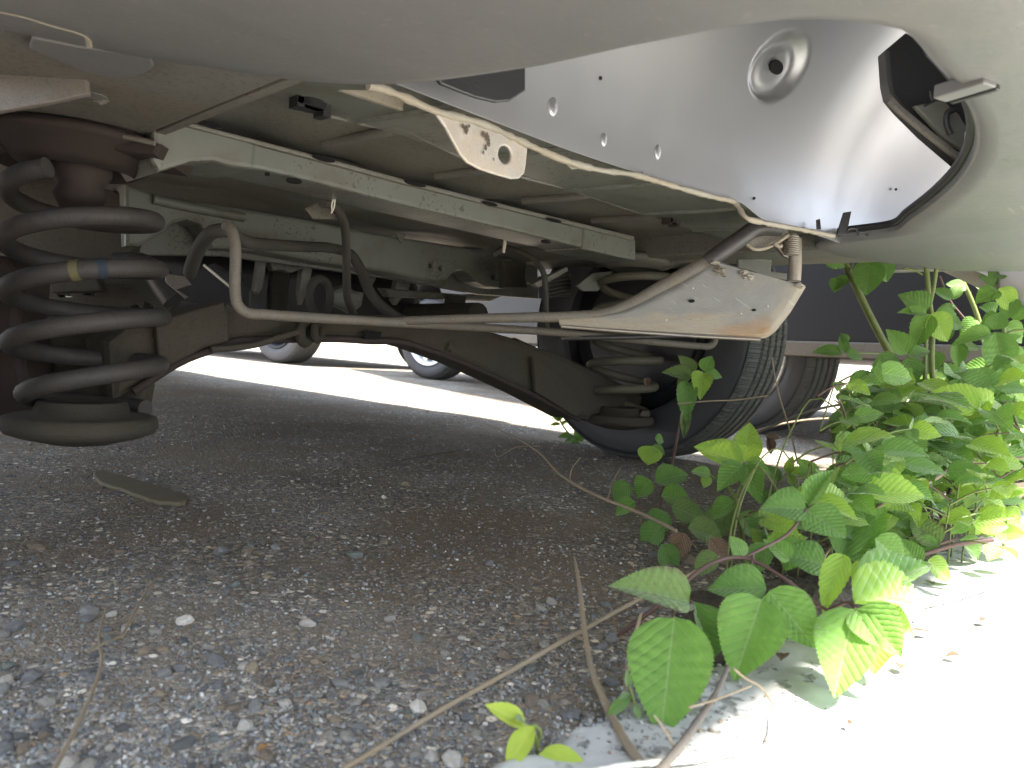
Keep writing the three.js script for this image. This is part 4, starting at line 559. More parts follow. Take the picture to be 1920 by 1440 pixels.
// ---------------------------------------------------------------- stones and gravel of the yard
{
  const geos = [], R = rng(77);
  for (let k = 0; k < 7; k++) {
    const g = toCreasedNormals(mergeVertices(new THREE.IcosahedronGeometry(1, 1).deleteAttribute('normal').deleteAttribute('uv'), 1e-3), 0.5), p = g.attributes.position, sx = 0.75 + 0.5 * R(), sz = 0.75 + 0.5 * R(), sy = 0.45 + 0.3 * R();
    const cuts = Array.from({ length: 5 }, () => [V(R() - 0.5, R() - 0.3, R() - 0.5).normalize(), 0.55 + 0.3 * R()]);
    for (let i = 0; i < p.count; i++) { const q = V(p.getX(i), p.getY(i), p.getZ(i)), key = hash(Math.round(q.x * 50), Math.round(q.y * 50) + Math.round(q.z * 50) * 131, k); q.multiplyScalar(0.82 + 0.3 * key); for (const [n, d] of cuts) { const t = q.dot(n); if (t > d) q.addScaledVector(n, d - t); } p.setXYZ(i, q.x * sx, q.y * sy, q.z * sz); }
    const gg = boxUV(g); gg.computeVertexNormals(); geos.push(gg);
  }
  const stoneTones = [[0.17, 0.18, 0.20], [0.23, 0.24, 0.25], [0.12, 0.13, 0.14], [0.30, 0.30, 0.29], [0.46, 0.46, 0.45], [0.28, 0.24, 0.19], [0.66, 0.66, 0.64], [0.20, 0.17, 0.14], [0.34, 0.20, 0.09], [0.17, 0.20, 0.20]];
  const mats = stoneTones.map((c) => std({ color: new THREE.Color().setRGB(c[0] * 1.45, c[1] * 1.4, c[2] * 1.36), roughness: 0.85, map: rep(grimeMap, 1), bumpMap: rep(grainBump, 1), bumpScale: 0.0008 }));
  const put = (x, z, r, g, m, y = 0.25) => { const s = shade(new THREE.Mesh(geos[g], mats[m])); s.name = numbered('stone'); s.scale.set(r, r, r); s.rotation.set((R() - 0.5) * 0.5, R() * 6.28, (R() - 0.5) * 0.5); s.position.set(x, gnd(x, z) + r * y, z); ground.add(s); };
  // the ones that stand out in the photograph
  for (const [px, py, w, m] of [[348, 1156, 30, 6], [785, 1312, 34, 6], [496, 1386, 26, 8], [160, 1418, 42, 3], [128, 1412, 36, 4], [460, 1345, 30, 4], [850, 1413, 52, 4], [668, 1302, 34, 3], [715, 1265, 38, 1], [75, 1345, 28, 0], [90, 1303, 34, 3], [205, 1185, 30, 9], [270, 1206, 34, 5], [640, 1265, 34, 1], [630, 1335, 24, 5], [535, 1302, 26, 4], [394, 1330, 28, 3], [300, 1290, 24, 5], [1035, 1120, 24, 3], [760, 905, 22, 5], [720, 930, 14, 6], [810, 1405, 30, 4], [990, 1350, 40, 1], [1070, 1330, 44, 0], [1105, 1330, 34, 3], [880, 1330, 30, 0], [940, 1390, 34, 3], [230, 1350, 30, 2], [345, 1378, 40, 2], [545, 1255, 22, 7], [130, 1215, 28, 1], [210, 1140, 22, 4], [60, 1255, 40, 0], [175, 1255, 32, 0], [1000, 1300, 40, 7], [1085, 1405, 60, 4], [1050, 1395, 50, 3]]) { const q = PY(px, py, 0.004), z = -q.clone().sub(EYE).dot(CZ); put(q.x, q.z, 0.5 * w * z / F, Math.floor(R() * 7), m); }
  let n = 0;
  while (n < 255) { const px = -30 + 1330 * R(), py = 1000 + 450 * Math.pow(R(), 0.7); if (px > 1150 && py > 1250) continue; const q = PY(px, py, 0.003); if (-q.z < slabEdge(q.x) + 0.02) continue; const z = -q.clone().sub(EYE).dot(CZ), w = (9 + 24 * Math.pow(R(), 2.4)) * (px < 700 ? 1.1 : 0.95); put(q.x, q.z, 0.5 * w * z / F, Math.floor(R() * 7), (py < 1130 ? [0, 2, 9, 0, 7, 2, 1, 5, 0, 7, 2, 1] : [0, 1, 2, 3, 9, 0, 1, 5, 4, 7, 3, 3])[Math.floor(R() * 12)], 0.28); n++; }
  const N = 26000, gm = new THREE.InstancedMesh(geos[2], std({ color: 0xffffff, roughness: 0.9 }), N), mx = new THREE.Matrix4(), q = new THREE.Quaternion(), e = new THREE.Euler(), c = new THREE.Color();
  for (let i = 0; i < N; i++) {
    let x, z; do { const px = -150 + 1900 * R(), py = 745 + 720 * Math.pow(R(), 0.75); const w = PY(px, py, 0); x = w.x; z = w.z; } while (-z < slabEdge(x) + 0.004 - 0.12 * Math.pow(R(), 4) || z < -7);
    const near = Math.hypot(x, z), r = (0.0007 + 0.0017 * Math.pow(R(), 3)) * clamp(near * 1.1, 0.8, 2), t = stoneTones[[0, 1, 2, 3, 3, 5, 9, 1, 0, 2, 7, 4][Math.floor(R() * 12)]], k = 0.75 + 0.6 * R();
    e.set(R() * 0.8, R() * 6.28, R() * 0.8); q.setFromEuler(e); mx.compose(V(x, (-z < slabEdge(x) ? 0.013 : gnd(x, z)) + r * 0.15, z), q, V(r * (0.8 + 0.5 * R()), r, r)); gm.setMatrixAt(i, mx); gm.setColorAt(i, c.setRGB(t[0] * k, t[1] * k * 0.96, t[2] * k * 0.9));
  }
  shade(gm); gm.name = 'gravel'; gm.userData = { kind: 'stuff' }; ground.add(gm);
}

// ---------------------------------------------------------------- leaves
function leafGeo(rows, cols, { tooth = 0.05, fold = 0.25, droop = 0.18, pleat = 0.022, shape = 0.6, tip = 1.0, twist = 0.15, seed = 1 } = {}) {
  const pos = [], uv = [], idx = [], W = cols * 2 + 1, wmax = Math.pow(shape / (shape + tip), shape) * Math.pow(tip / (shape + tip), tip);
  for (let i = 0; i <= rows; i++) {
    const y = i / rows, hw = 0.5 * Math.pow(Math.max(y, 0), shape) * Math.pow(Math.max(1 - y, 0), tip) / wmax, tw = (i % 2 && i < rows) ? 1 + tooth : 1 - tooth * 0.6;
    for (let j = -cols; j <= cols; j++) {
      const s = j / cols, a = Math.abs(s), x = s * hw * (a === 1 ? tw : 1), ph = (y - 0.42 * a * hw * 2) * 8.5 * 2 * Math.PI;
      const z = fold * Math.abs(x) - droop * y * y + pleat * Math.cos(ph) * smooth(0, 0.35, a) * smooth(0, 0.1, hw) + 0.06 * (fbm(y * 3 + seed * 7, s * 2 + 9, 99, seed, 2) - 0.5) * a + twist * x * (y - 0.4) - 0.10 * a * a * hw * 2 * fold;
      pos.push(x, y - (a === 1 && i % 2 ? -0.012 : 0), z); uv.push(0.5 + 0.5 * s * Math.min(1, hw * 2.05), y);
    }
  }
  for (let i = 0; i < rows; i++) for (let j = 0; j < W - 1; j++) { const a = i * W + j; idx.push(a, a + 1, a + W, a + W, a + 1, a + W + 1); }
  const g = new THREE.BufferGeometry(); g.setAttribute('position', new THREE.Float32BufferAttribute(pos, 3)); g.setAttribute('uv', new THREE.Float32BufferAttribute(uv, 2)); g.setIndex(idx); g.computeVertexNormals(); return g;
}
const bigLeaf = [1, 2, 3, 4].map((s) => leafGeo(54, 4, { seed: s, tooth: 0.032, fold: 0.12 + 0.1 * s, droop: [0.1, 0.22, 0.05, 0.16][s - 1], twist: [0.2, -0.2, 0.1, -0.3][s - 1], pleat: 0.008 }));
const foldedLeaf = leafGeo(30, 3, { seed: 9, fold: 1.3, droop: 0.1, pleat: 0.03 });
const midLeaf = [11, 12, 13].map((s, i) => leafGeo(20, 2, { seed: s, fold: 0.25 + 0.12 * i, droop: 0.12 + 0.1 * i, twist: 0.2 - 0.2 * i, pleat: 0.012 }));
const smoothLeaf = leafGeo(18, 3, { tooth: 0, fold: 0.25, droop: 0.2, pleat: 0, shape: 0.8, seed: 15 });
const LR = rng(4242);
function leafMesh(parent, base, tip, width, hint, geo, mat, name = 'leaf') {
  const y = tip.clone().sub(base), L = y.length(); y.normalize(); const n = hint.clone().addScaledVector(y, -hint.dot(y)).normalize(), x = y.clone().cross(n), at = origin.get(parent);
  const m = shade(new THREE.Mesh(geo, mat)); m.name = name; m.matrix.makeBasis(x, y, n).scale(V(width, L, L)).setPosition(base.clone().sub(at)); m.matrix.decompose(m.position, m.quaternion, m.scale); parent.add(m); return m;
}
const faceHint = (p, upw = 0.7, jit = 0.25) => EYE.clone().sub(p).normalize().add(V(0, upw, 0)).add(V(LR() - 0.5, LR() - 0.5, LR() - 0.5).multiplyScalar(jit)).normalize();
// leaves given as [base px, tip px, width px, depth, tone, tip's depth offset]
function heroLeaves(parent, list, up = 0.7) {
  list.forEach(([bx, by, tx, ty, w, z, tone, dz = 0, fold = 0]) => { const b = P(bx, by, z), t = P(tx, ty, z + dz); leafMesh(parent, b, t, w * z / F, faceHint(b, up, 0.18), fold === 1 ? foldedLeaf : w > 52 ? bigLeaf[Math.floor(LR() * 4)] : midLeaf[Math.floor(LR() * 3)], tone === 9 ? M.deadLeaf : M.leaf[tone]); });
}
const path = (l) => l.map(([x, y, z]) => P(x, y, z));
function thorns(parent, pts, n, mat, size = 0.006) {
  const c = new THREE.CatmullRomCurve3(pts, false, 'centripetal');
  for (let i = 0; i < n; i++) { const t = (i + 0.5) / n, p = c.getPointAt(t), d = V(LR() - 0.5, 0.15 * LR(), LR() - 0.5).normalize(); part('thorn', tube([p, p.clone().addScaledVector(d, size * 0.5), p.clone().addScaledVector(d, size).add(V(0, -size * 0.25, 0))], [0.0011, 0.0007, 0.0001], 5, 4), mat, parent); }
}
const UP = V(0, 1, 0);
// a compound leaf on its stalk
function compound(parent, from, dir, len, leaflets, size, tones, mask) {
  const side = dir.clone().cross(UP); if (side.lengthSq() < 1e-4) side.set(1, 0, 0); side.normalize();
  const end = from.clone().addScaledVector(dir, len).add(V(0, -len * 0.12, 0)), hint = V(0, 1, 0).addScaledVector(dir, -0.25).add(V(LR() - 0.5, 0, LR() - 0.5).multiplyScalar(0.9)).add(EYE.clone().sub(end).normalize().multiplyScalar(0.95)).normalize();
  const spots = leaflets >= 5 ? [[0, 1], [0.95, 0.85], [-0.95, 0.85], [1.9, 0.6], [-1.9, 0.6]] : [[0, 1], [1.25, 0.82], [-1.25, 0.82]];
  const ok = spots.map(([a, s]) => { const d = dir.clone().multiplyScalar(Math.cos(a)).addScaledVector(side, Math.sin(a)).add(V(0, -0.25 + 0.3 * (LR() - 0.5), 0)).normalize(), b = end.clone().addScaledVector(d, size * (a === 0 ? 0.28 : 0.05)), t = b.clone().addScaledVector(d, size * s * (0.85 + 0.3 * LR())); return [b, t, s]; }).filter(([b, t]) => !mask || (mask(b) && mask(t)));
  if (!ok.length) return false;
  part('leaf_stalk', tube([from, from.clone().lerp(end, 0.5).add(V(0, len * 0.08, 0)), end], [0.0013, 0.0010, 0.0008], 5, 6), LR() > 0.5 ? M.caneGreen : M.canePurple, parent);
  for (const [b, t, s] of ok) leafMesh(parent, b, t, size * s * (0.62 + 0.16 * LR()), hint.clone().add(V(LR() - 0.5, LR() - 0.5, LR() - 0.5).multiplyScalar(0.8)), midLeaf[Math.floor(LR() * 3)], M.leaf[tones[Math.floor(LR() * tones.length)]]);
  return true;
}

// ---------------------------------------------------------------- bramble canes
const cat = 'bramble';
{ // nearest shoot, purple stem, the big leaves in front
  const t = thing('bramble_cane', 'purple-stemmed bramble shoot with the largest leaves, lying over the edge of the concrete', cat, PY(1160, 1190, 0));
  const s1 = path([[1158, 1192, 0.57], [1215, 1150, 0.555], [1270, 1105, 0.555], [1330, 1058, 0.56], [1395, 1046, 0.57], [1470, 1084, 0.55], [1540, 1138, 0.53], [1625, 1172, 0.5]]), s2 = path([[1395, 1046, 0.57], [1430, 1028, 0.58], [1478, 1000, 0.6], [1512, 955, 0.62]]), s3 = path([[1412, 1040, 0.575], [1404, 1080, 0.55], [1388, 1130, 0.53]]);
  part('stem', tube(s1, [0.0017, 0.0017, 0.0016, 0.0015, 0.0014, 0.0011], 8, 60), M.canePurple, t); part('stem', tube(s2, 0.0013, 7, 30), M.canePurple, t); part('stem', tube(s3, 0.0013, 7, 20), M.canePurple, t);
  part('stem', tube(path([[1258, 1118, 0.55], [1262, 1150, 0.5], [1258, 1172, 0.47]]), 0.0012, 7, 12), M.canePurple, t); part('stem', tube(path([[1552, 1145, 0.53], [1590, 1130, 0.52], [1604, 1142, 0.51]]), 0.0012, 7, 12), M.canePurple, t);
  thorns(t, s1, 16, M.canePurple, 0.004);
  heroLeaves(t, [[1292, 1130, 1156, 1088, 86, 0.52, 3, -0.02], [1264, 1158, 1240, 1374, 150, 0.47, 0, -0.05], [1300, 1128, 1340, 1240, 66, 0.53, 1, 0, 1], [1437, 1103, 1326, 1098, 78, 0.53, 1, 0.01], [1428, 1124, 1378, 1268, 122, 0.51, 0, -0.03], [1442, 1108, 1532, 1212, 100, 0.52, 0, -0.03], [1512, 956, 1430, 946, 76, 0.62, 1], [1512, 958, 1586, 1004, 74, 0.62, 1, -0.03], [1516, 948, 1562, 880, 40, 0.63, 0, 0, 1],
    [1602, 1132, 1762, 1082, 118, 0.51, 2, 0.06], [1602, 1142, 1566, 1296, 112, 0.5, 0, -0.05], [1582, 1040, 1542, 1138, 50, 0.55, 2, -0.02], [1606, 1120, 1745, 1050, 90, 0.56, 0, 0.06], [1610, 1140, 1690, 1230, 90, 0.5, 0, -0.04], [1575, 1045, 1628, 922, 74, 0.72, 1, 0.03], [1480, 1050, 1440, 1010, 40, 0.62, 0], [1395, 1046, 1372, 1005, 36, 0.6, 0], [1545, 1060, 1470, 1035, 70, 0.64, 1]]);
}
{ // young upright shoot
  const t = thing('bramble_cane', 'young upright bramble shoot with fresh light green leaves in front of the far tyre', cat, PY(1391, 1012, 0));
  const s = path([[1391, 1012, 0.93], [1388, 985, 0.92], [1378, 935, 0.9], [1360, 908, 0.89], [1330, 890, 0.88]]); part('stem', tube(s, [0.0028, 0.0024, 0.0016], 8, 30), M.caneGreen, t); part('stem', tube(path([[1378, 935, 0.9], [1392, 900, 0.9], [1396, 868, 0.9]]), 0.0018, 7, 12), M.caneGreen, t); thorns(t, s, 5, M.caneGreen, 0.005);
  heroLeaves(t, [[1394, 868, 1302, 836, 58, 0.9, 2], [1397, 866, 1406, 792, 56, 0.9, 2], [1392, 872, 1348, 908, 50, 0.89, 0, -0.03], [1398, 872, 1424, 934, 46, 0.9, 0, -0.04], [1400, 868, 1448, 884, 40, 0.91, 0], [1332, 890, 1298, 880, 26, 0.88, 0], [1330, 892, 1318, 914, 22, 0.88, 2], [1376, 940, 1330, 968, 40, 0.9, 0], [1384, 965, 1428, 1005, 48, 0.9, 1], [1380, 950, 1310, 1010, 66, 0.95, 3]]);
}
{
  const t = thing('bramble_cane', 'small yellow-green bramble tip beside the pale folded leaf', cat, PY(1450, 985, 0));
  part('stem', tube(path([[1450, 985, 1.0], [1452, 930, 0.98], [1460, 905, 0.97], [1476, 888, 0.97]]), [0.0022, 0.002, 0.0014], 7, 16), M.caneGreen, t);
  heroLeaves(t, [[1476, 888, 1530, 890, 24, 0.97, 2], [1476, 888, 1486, 854, 18, 0.97, 2], [1478, 890, 1492, 914, 18, 0.97, 2], [1462, 900, 1436, 872, 24, 0.98, 0], [1455, 925, 1425, 940, 30, 0.98, 1]]);
}
{
  const t = thing('bramble_cane', 'dark green bramble spray with toothed leaves just behind the big front leaves', cat, PY(1560, 1060, 0));
  part('stem', tube(path([[1560, 1060, 0.79], [1555, 1000, 0.78], [1540, 940, 0.8], [1560, 890, 0.84]]), [0.0018, 0.0014], 7, 20), M.caneGreen, t);
  heroLeaves(t, [[1545, 950, 1600, 900, 50, 0.86, 1], [1560, 985, 1640, 1010, 64, 0.74, 1], [1600, 1030, 1660, 950, 66, 0.74, 0], [1640, 1010, 1700, 1060, 60, 0.7, 0], [1500, 1010, 1470, 1070, 56, 0.68, 0], [1440, 1020, 1400, 1080, 48, 0.68, 1], [1620, 930, 1670, 890, 50, 0.9, 1], [1530, 900, 1500, 860, 36, 0.92, 0], [1590, 890, 1650, 900, 48, 0.9, 1], [1345, 1040, 1300, 1075, 44, 0.66, 3], [1640, 1060, 1600, 1100, 56, 0.62, 2], [1650, 1150, 1720, 1190, 70, 0.55, 2], [1640, 1165, 1640, 1250, 80, 0.52, 2, -0.03]]);
}
{ // tall thick cane leaning left, up to the bumper
  const t = thing('bramble_cane', 'thick olive bramble cane slanting up to the bumper in front of the dark car', cat, PY(1806, 925, 0));
  const s = path([[1806, 925, 1.47], [1770, 850, 1.47], [1725, 755, 1.47], [1668, 662, 1.46], [1630, 590, 1.45], [1592, 510, 1.44], [1572, 470, 1.43]]); part('stem', tube(s, [0.0085, 0.008, 0.0072, 0.0065], 10, 50), M.caneGreen, t); thorns(t, s, 14, M.hem, 0.010);
  part('leaf_stalk', tube(path([[1664, 664, 1.46], [1620, 662, 1.42], [1575, 659, 1.4]]), 0.0018, 6, 10), M.caneGreen, t); part('leaf_stalk', tube(path([[1592, 510, 1.44], [1600, 495, 1.4]]), 0.002, 6, 6), M.caneGreen, t);
  heroLeaves(t, [[1632, 486, 1624, 553, 56, 1.4, 1], [1650, 490, 1668, 528, 40, 1.42, 1], [1545, 470, 1588, 500, 50, 1.42, 0], [1570, 520, 1566, 548, 26, 1.46, 1], [1590, 640, 1580, 625, 14, 1.4, 1], [1580, 660, 1526, 656, 28, 1.4, 1], [1584, 660, 1578, 624, 20, 1.4, 1], [1586, 661, 1620, 672, 26, 1.4, 1], [1592, 520, 1560, 540, 24, 1.46, 1]]);
}
{
  const t = thing('bramble_cane', 'straight light green bramble cane with small leaves rising beside the slanting cane', cat, PY(1812, 905, 0));
  const s = path([[1812, 905, 1.38], [1785, 830, 1.36], [1760, 760, 1.34], [1747, 690, 1.32], [1748, 610, 1.31], [1742, 560, 1.3], [1737, 505, 1.3], [1730, 470, 1.29]]), s2 = path([[1745, 565, 1.3], [1752, 530, 1.3], [1758, 480, 1.29]]); part('stem', tube(s, [0.006, 0.0056, 0.005, 0.0042], 10, 60), M.caneGreen, t); part('stem', tube(s2, 0.0036, 8, 16), M.caneGreen, t); thorns(t, s, 16, M.hem, 0.008);
  part('leaf_stalk', tube(path([[1730, 515, 1.3], [1712, 506, 1.3], [1695, 503, 1.3]]), 0.0018, 6, 8), M.caneGreen, t);
  heroLeaves(t, [[1738, 583, 1694, 548, 52, 1.28, 1], [1738, 588, 1688, 580, 24, 1.27, 0], [1746, 590, 1710, 650, 44, 1.27, 0], [1746, 588, 1780, 640, 54, 1.27, 2], [1752, 588, 1812, 612, 50, 1.3, 1]]);
}
{
  const t = thing('bramble_cane', 'bramble cane with two drooping trifoliate leaves in front of the dark car', cat, PY(1790, 900, 0));
  const s = path([[1790, 900, 1.3], [1752, 800, 1.28], [1736, 730, 1.27], [1735, 660, 1.27], [1742, 600, 1.27]]); part('stem', tube(s, [0.0045, 0.004, 0.003], 8, 40), M.caneGreen, t);
  part('leaf_stalk', tube(path([[1735, 690, 1.27], [1718, 676, 1.24], [1702, 668, 1.22]]), 0.0014, 6, 8), M.caneGreen, t);
  heroLeaves(t, [[1700, 664, 1670, 616, 44, 1.2, 0], [1702, 667, 1746, 652, 30, 1.21, 1], [1702, 670, 1718, 722, 42, 1.2, 1], [1682, 668, 1628, 706, 36, 1.2, 1]]);
}
{
  const t = thing('bramble_cane', 'bramble cane under the silver body corner with broad dull green leaves', cat, PY(1888, 890, 0));
  const s = path([[1888, 890, 1.6], [1868, 760, 1.58], [1848, 650, 1.56], [1828, 580, 1.55], [1804, 525, 1.54]]); part('stem', tube(s, [0.006, 0.0055, 0.0045], 9, 40), M.caneGreen, t); thorns(t, s, 8, M.hem, 0.009);
  part('stem', tube(path([[1846, 645, 1.5], [1815, 605, 1.48], [1780, 562, 1.47], [1762, 518, 1.46]]), 0.0022, 7, 24), M.canePurple, t); part('stem', tube(path([[1868, 640, 1.3], [1895, 622, 1.29], [1925, 618, 1.28]]), 0.002, 7, 10), M.caneGreen, t);
  heroLeaves(t, [[1866, 622, 1882, 712, 58, 1.28, 1], [1866, 618, 1874, 584, 38, 1.28, 1], [1858, 626, 1790, 636, 34, 1.28, 0], [1784, 560, 1752, 540, 24, 1.45, 1], [1786, 562, 1800, 530, 24, 1.45, 0], [1790, 572, 1756, 588, 22, 1.45, 1], [1868, 585, 1842, 572, 30, 1.4, 1], [1880, 640, 1915, 625, 22, 1.28, 0], [1890, 650, 1925, 690, 34, 1.3, 0], [1795, 640, 1800, 690, 30, 1.4, 1], [1800, 650, 1842, 650, 26, 1.4, 3], [1905, 560, 1878, 600, 34, 1.3, 1], [1900, 600, 1930, 570, 30, 1.3, 0], [1850, 545, 1822, 520, 28, 1.5, 1], [1812, 540, 1776, 530, 26, 1.5, 1], [1832, 600, 1800, 622, 30, 1.45, 0], [1840, 630, 1870, 660, 34, 1.4, 1], [1765, 660, 1735, 700, 32, 1.35, 1], [1770, 700, 1812, 690, 34, 1.35, 0], [1900, 700, 1870, 740, 40, 1.2, 0], [1905, 720, 1935, 760, 44, 1.2, 2], [1760, 640, 1790, 610, 26, 1.4, 1], [1880, 520, 1908, 545, 30, 1.35, 1]]);
}
{
  const t = thing('bramble_cane', 'tall bramble cane at the right edge, its leaves reaching the bumper corner', cat, PY(1920, 905, 0));
  const s = path([[1920, 905, 1.5], [1905, 800, 1.45], [1895, 700, 1.4], [1880, 600, 1.38], [1872, 540, 1.36], [1850, 505, 1.35]]); part('stem', tube(s, [0.0045, 0.004, 0.003], 8, 40), M.caneGreen, t); thorns(t, s, 8, M.hem, 0.008);
  heroLeaves(t, [[1872, 545, 1830, 562, 40, 1.3, 0], [1874, 540, 1905, 585, 42, 1.3, 2], [1880, 600, 1840, 610, 44, 1.32, 1], [1884, 610, 1925, 640, 46, 1.3, 0], [1890, 670, 1850, 700, 48, 1.3, 2], [1892, 690, 1935, 720, 48, 1.3, 0], [1896, 740, 1850, 770, 50, 1.3, 2], [1898, 760, 1935, 800, 50, 1.3, 2], [1868, 530, 1840, 515, 30, 1.34, 1], [1888, 640, 1868, 660, 30, 1.28, 0], [1862, 520, 1890, 505, 28, 1.34, 1], [1904, 800, 1866, 830, 50, 1.25, 0]]);
}
{
  const t = thing('bramble_cane', 'bramble shoot with one large trifoliate leaf in the middle of the thicket', cat, PY(1690, 960, 0));
  const s = path([[1690, 960, 1.1], [1680, 910, 1.08], [1664, 850, 1.05]]); part('stem', tube(s, 0.0024, 7, 20), M.caneGreen, t);
  heroLeaves(t, [[1658, 838, 1600, 806, 62, 1.02, 1, 0.03], [1664, 838, 1738, 828, 56, 1.02, 1], [1662, 844, 1702, 900, 70, 1.0, 0, -0.03], [1666, 836, 1690, 792, 44, 1.05, 1], [1690, 800, 1740, 800, 40, 1.15, 1]]);
}
{
  const t = thing('bramble_cane', 'bramble shoot with deep green leaves at the right, above the sunlit concrete', cat, PY(1855, 960, 0));
  const s = path([[1855, 960, 1.15], [1845, 880, 1.12], [1838, 800, 1.1], [1830, 740, 1.08]]); part('stem', tube(s, [0.004, 0.003, 0.002], 8, 26), M.canePurple, t);
  heroLeaves(t, [[1800, 712, 1868, 736, 60, 1.08, 1, -0.02], [1802, 710, 1782, 770, 40, 1.08, 1], [1838, 780, 1870, 790, 34, 1.1, 1], [1832, 770, 1815, 850, 44, 1.08, 1], [1834, 768, 1880, 800, 46, 1.08, 1], [1840, 760, 1800, 745, 34, 1.1, 1], [1760, 845, 1812, 880, 54, 1.05, 0], [1762, 843, 1740, 870, 40, 1.05, 0], [1845, 870, 1800, 900, 44, 1.08, 0], [1880, 850, 1925, 880, 60, 1.0, 1], [1850, 890, 1920, 850, 40, 1.1, 0]]);
}
{
  const t = thing('bramble_cane', 'sunlit yellow-green bramble leaves low at the right edge of the thicket', cat, PY(1880, 1030, 0));
  part('stem', tube(path([[1880, 1030, 0.93], [1890, 1000, 0.9], [1905, 985, 0.88]]), 0.0022, 7, 10), M.caneGreen, t); part('stem', tube(path([[1880, 1030, 0.93], [1800, 1010, 0.85], [1760, 1020, 0.83]]), 0.0018, 7, 10), M.canePurple, t);
  heroLeaves(t, [[1908, 985, 1826, 992, 76, 0.88, 2, -0.02], [1760, 1022, 1708, 968, 56, 0.82, 3, 0.02], [1762, 1024, 1700, 1030, 40, 0.82, 0], [1800, 1012, 1850, 1050, 44, 0.84, 0], [1740, 1050, 1790, 1090, 46, 0.75, 2], [1720, 1060, 1690, 1010, 46, 0.8, 0], [1860, 940, 1925, 930, 40, 0.95, 0], [1790, 950, 1850, 930, 40, 0.95, 1]]);
}
{ // shaded tangle before the far tyre
  const t = thing('bramble_cane', 'shaded bramble spray with drooping and withered leaves hanging before the far wheel', cat, PY(1235, 985, 0));
  const s = path([[1235, 985, 1.03], [1240, 930, 1.04], [1262, 860, 1.08], [1280, 770, 1.12], [1300, 715, 1.13], [1318, 698, 1.13]]); part('stem', tube(s, [0.003, 0.0022, 0.0014], 7, 40), M.canePurple, t);
  heroLeaves(t, [[1318, 698, 1314, 738, 40, 1.12, 2, -0.03], [1320, 696, 1334, 666, 30, 1.12, 0], [1322, 698, 1356, 706, 26, 1.12, 0], [1296, 708, 1246, 690, 34, 1.14, 3], [1300, 700, 1276, 664, 28, 1.15, 3], [1290, 716, 1286, 782, 38, 1.12, 1, -0.03], [1288, 760, 1282, 822, 20, 1.12, 3, 0, 1], [1292, 705, 1268, 720, 24, 1.14, 3], [1222, 836, 1214, 872, 46, 1.05, 2], [1228, 822, 1246, 826, 22, 1.05, 0], [1222, 838, 1250, 850, 20, 1.05, 1], [1216, 708, 1212, 726, 14, 1.3, 9, 0, 1], [1220, 900, 1190, 930, 44, 1.03, 0], [1230, 905, 1290, 880, 50, 1.03, 1], [1240, 930, 1300, 940, 54, 1.0, 0], [1180, 905, 1150, 945, 40, 1.03, 1], [1190, 940, 1152, 962, 34, 1.0, 0], [1250, 960, 1220, 1000, 50, 0.95, 1], [1260, 950, 1330, 975, 60, 0.95, 3], [1240, 985, 1200, 1030, 50, 0.9, 1], [1290, 990, 1360, 1010, 60, 0.85, 3], [1285, 1000, 1260, 1050, 44, 0.8, 9], [1330, 1010, 1370, 1060, 40, 0.75, 9], [1240, 1020, 1270, 1080, 46, 0.8, 1]]);
}
// the thicket: more canes, each grown from its root; leaves stay clear of the gap with the parked wheel
const poly = [[1566, 712], [1640, 690], [1740, 700], [1935, 640], [1935, 1035], [1860, 1070], [1760, 1110], [1690, 1160], [1600, 1190], [1560, 1180], [1520, 1080], [1440, 1040], [1390, 1010], [1400, 960], [1500, 900], [1560, 870], [1556, 790]];
const inside = (x, y) => { let c = false; for (let i = 0, j = poly.length - 1; i < poly.length; j = i++) { const [a, b] = poly[i], [d, e] = poly[j]; if ((b > y) !== (e > y) && x < (d - a) * (y - b) / (e - b) + a) c = !c; } return c; };
const mask = (p) => { const [x, y, z] = toPx(p); return z > 0.55 && inside(x, y) && p.y > 0.008; };
const thicket = [
  ['bramble bush arching over the concrete, sunlit from above, at the back of the thicket', 2.35, 0.42, 0.30, 1.9], ['pale sunlit bramble growing past the tail of the black car', 2.75, 0.12, 0.34, 2.3], ['bright bramble low beside the black car', 2.05, 0.52, 0.22, 0.9],
  ['leafy bramble in the sun beyond the slanting cane', 1.95, 0.30, 0.28, 2.6], ['sunlit bramble clump at the right edge behind the body corner', 2.3, -0.05, 0.40, 1.5], ['dense leafy bramble under the bumper corner', 1.55, 0.30, 0.27, 2.2],
  ['half shaded bramble at the foot of the light green cane', 1.3, 0.36, 0.2, 1.2], ['low bramble spreading along the edge of the concrete', 1.12, 0.29, 0.15, 2.7], ['bramble with mixed dark and bright leaves in front of the thicket', 0.95, 0.31, 0.14, 0.4],
  ['leafy bramble directly behind the big sunlit front leaves', 0.66, 0.33, 0.12, 2.4], ['bramble tangle in half shade beyond the pale folded leaf', 0.82, 0.37, 0.16, 1.0], ['bramble filling the middle of the thicket, below the trifoliate leaf', 1.08, 0.36, 0.18, 2.0], ['bramble leaning out to the sun from the middle of the thicket', 1.22, 0.22, 0.17, 2.2], ['shaded bramble deep under the bumper in front of the parked wheel', 1.5, 0.46, 0.16, 0.6], ['low sunlit bramble on the border of the bright concrete', 0.98, 0.2, 0.11, 2.3],
  ['short leafy bramble between the big front leaves and the thicket', 0.78, 0.30, 0.12, 2.0], ['sprawling bramble at the right over the sunlit concrete', 1.38, 0.12, 0.18, 2.4], ['bramble growing close under the far body corner', 1.7, 0.18, 0.34, 0.8], ['furthest bramble, bright against the yard', 3.3, 0.3, 0.45, 1.2], ['wide bramble in the yard beyond the bumper', 2.9, 0.55, 0.36, 2.0]];
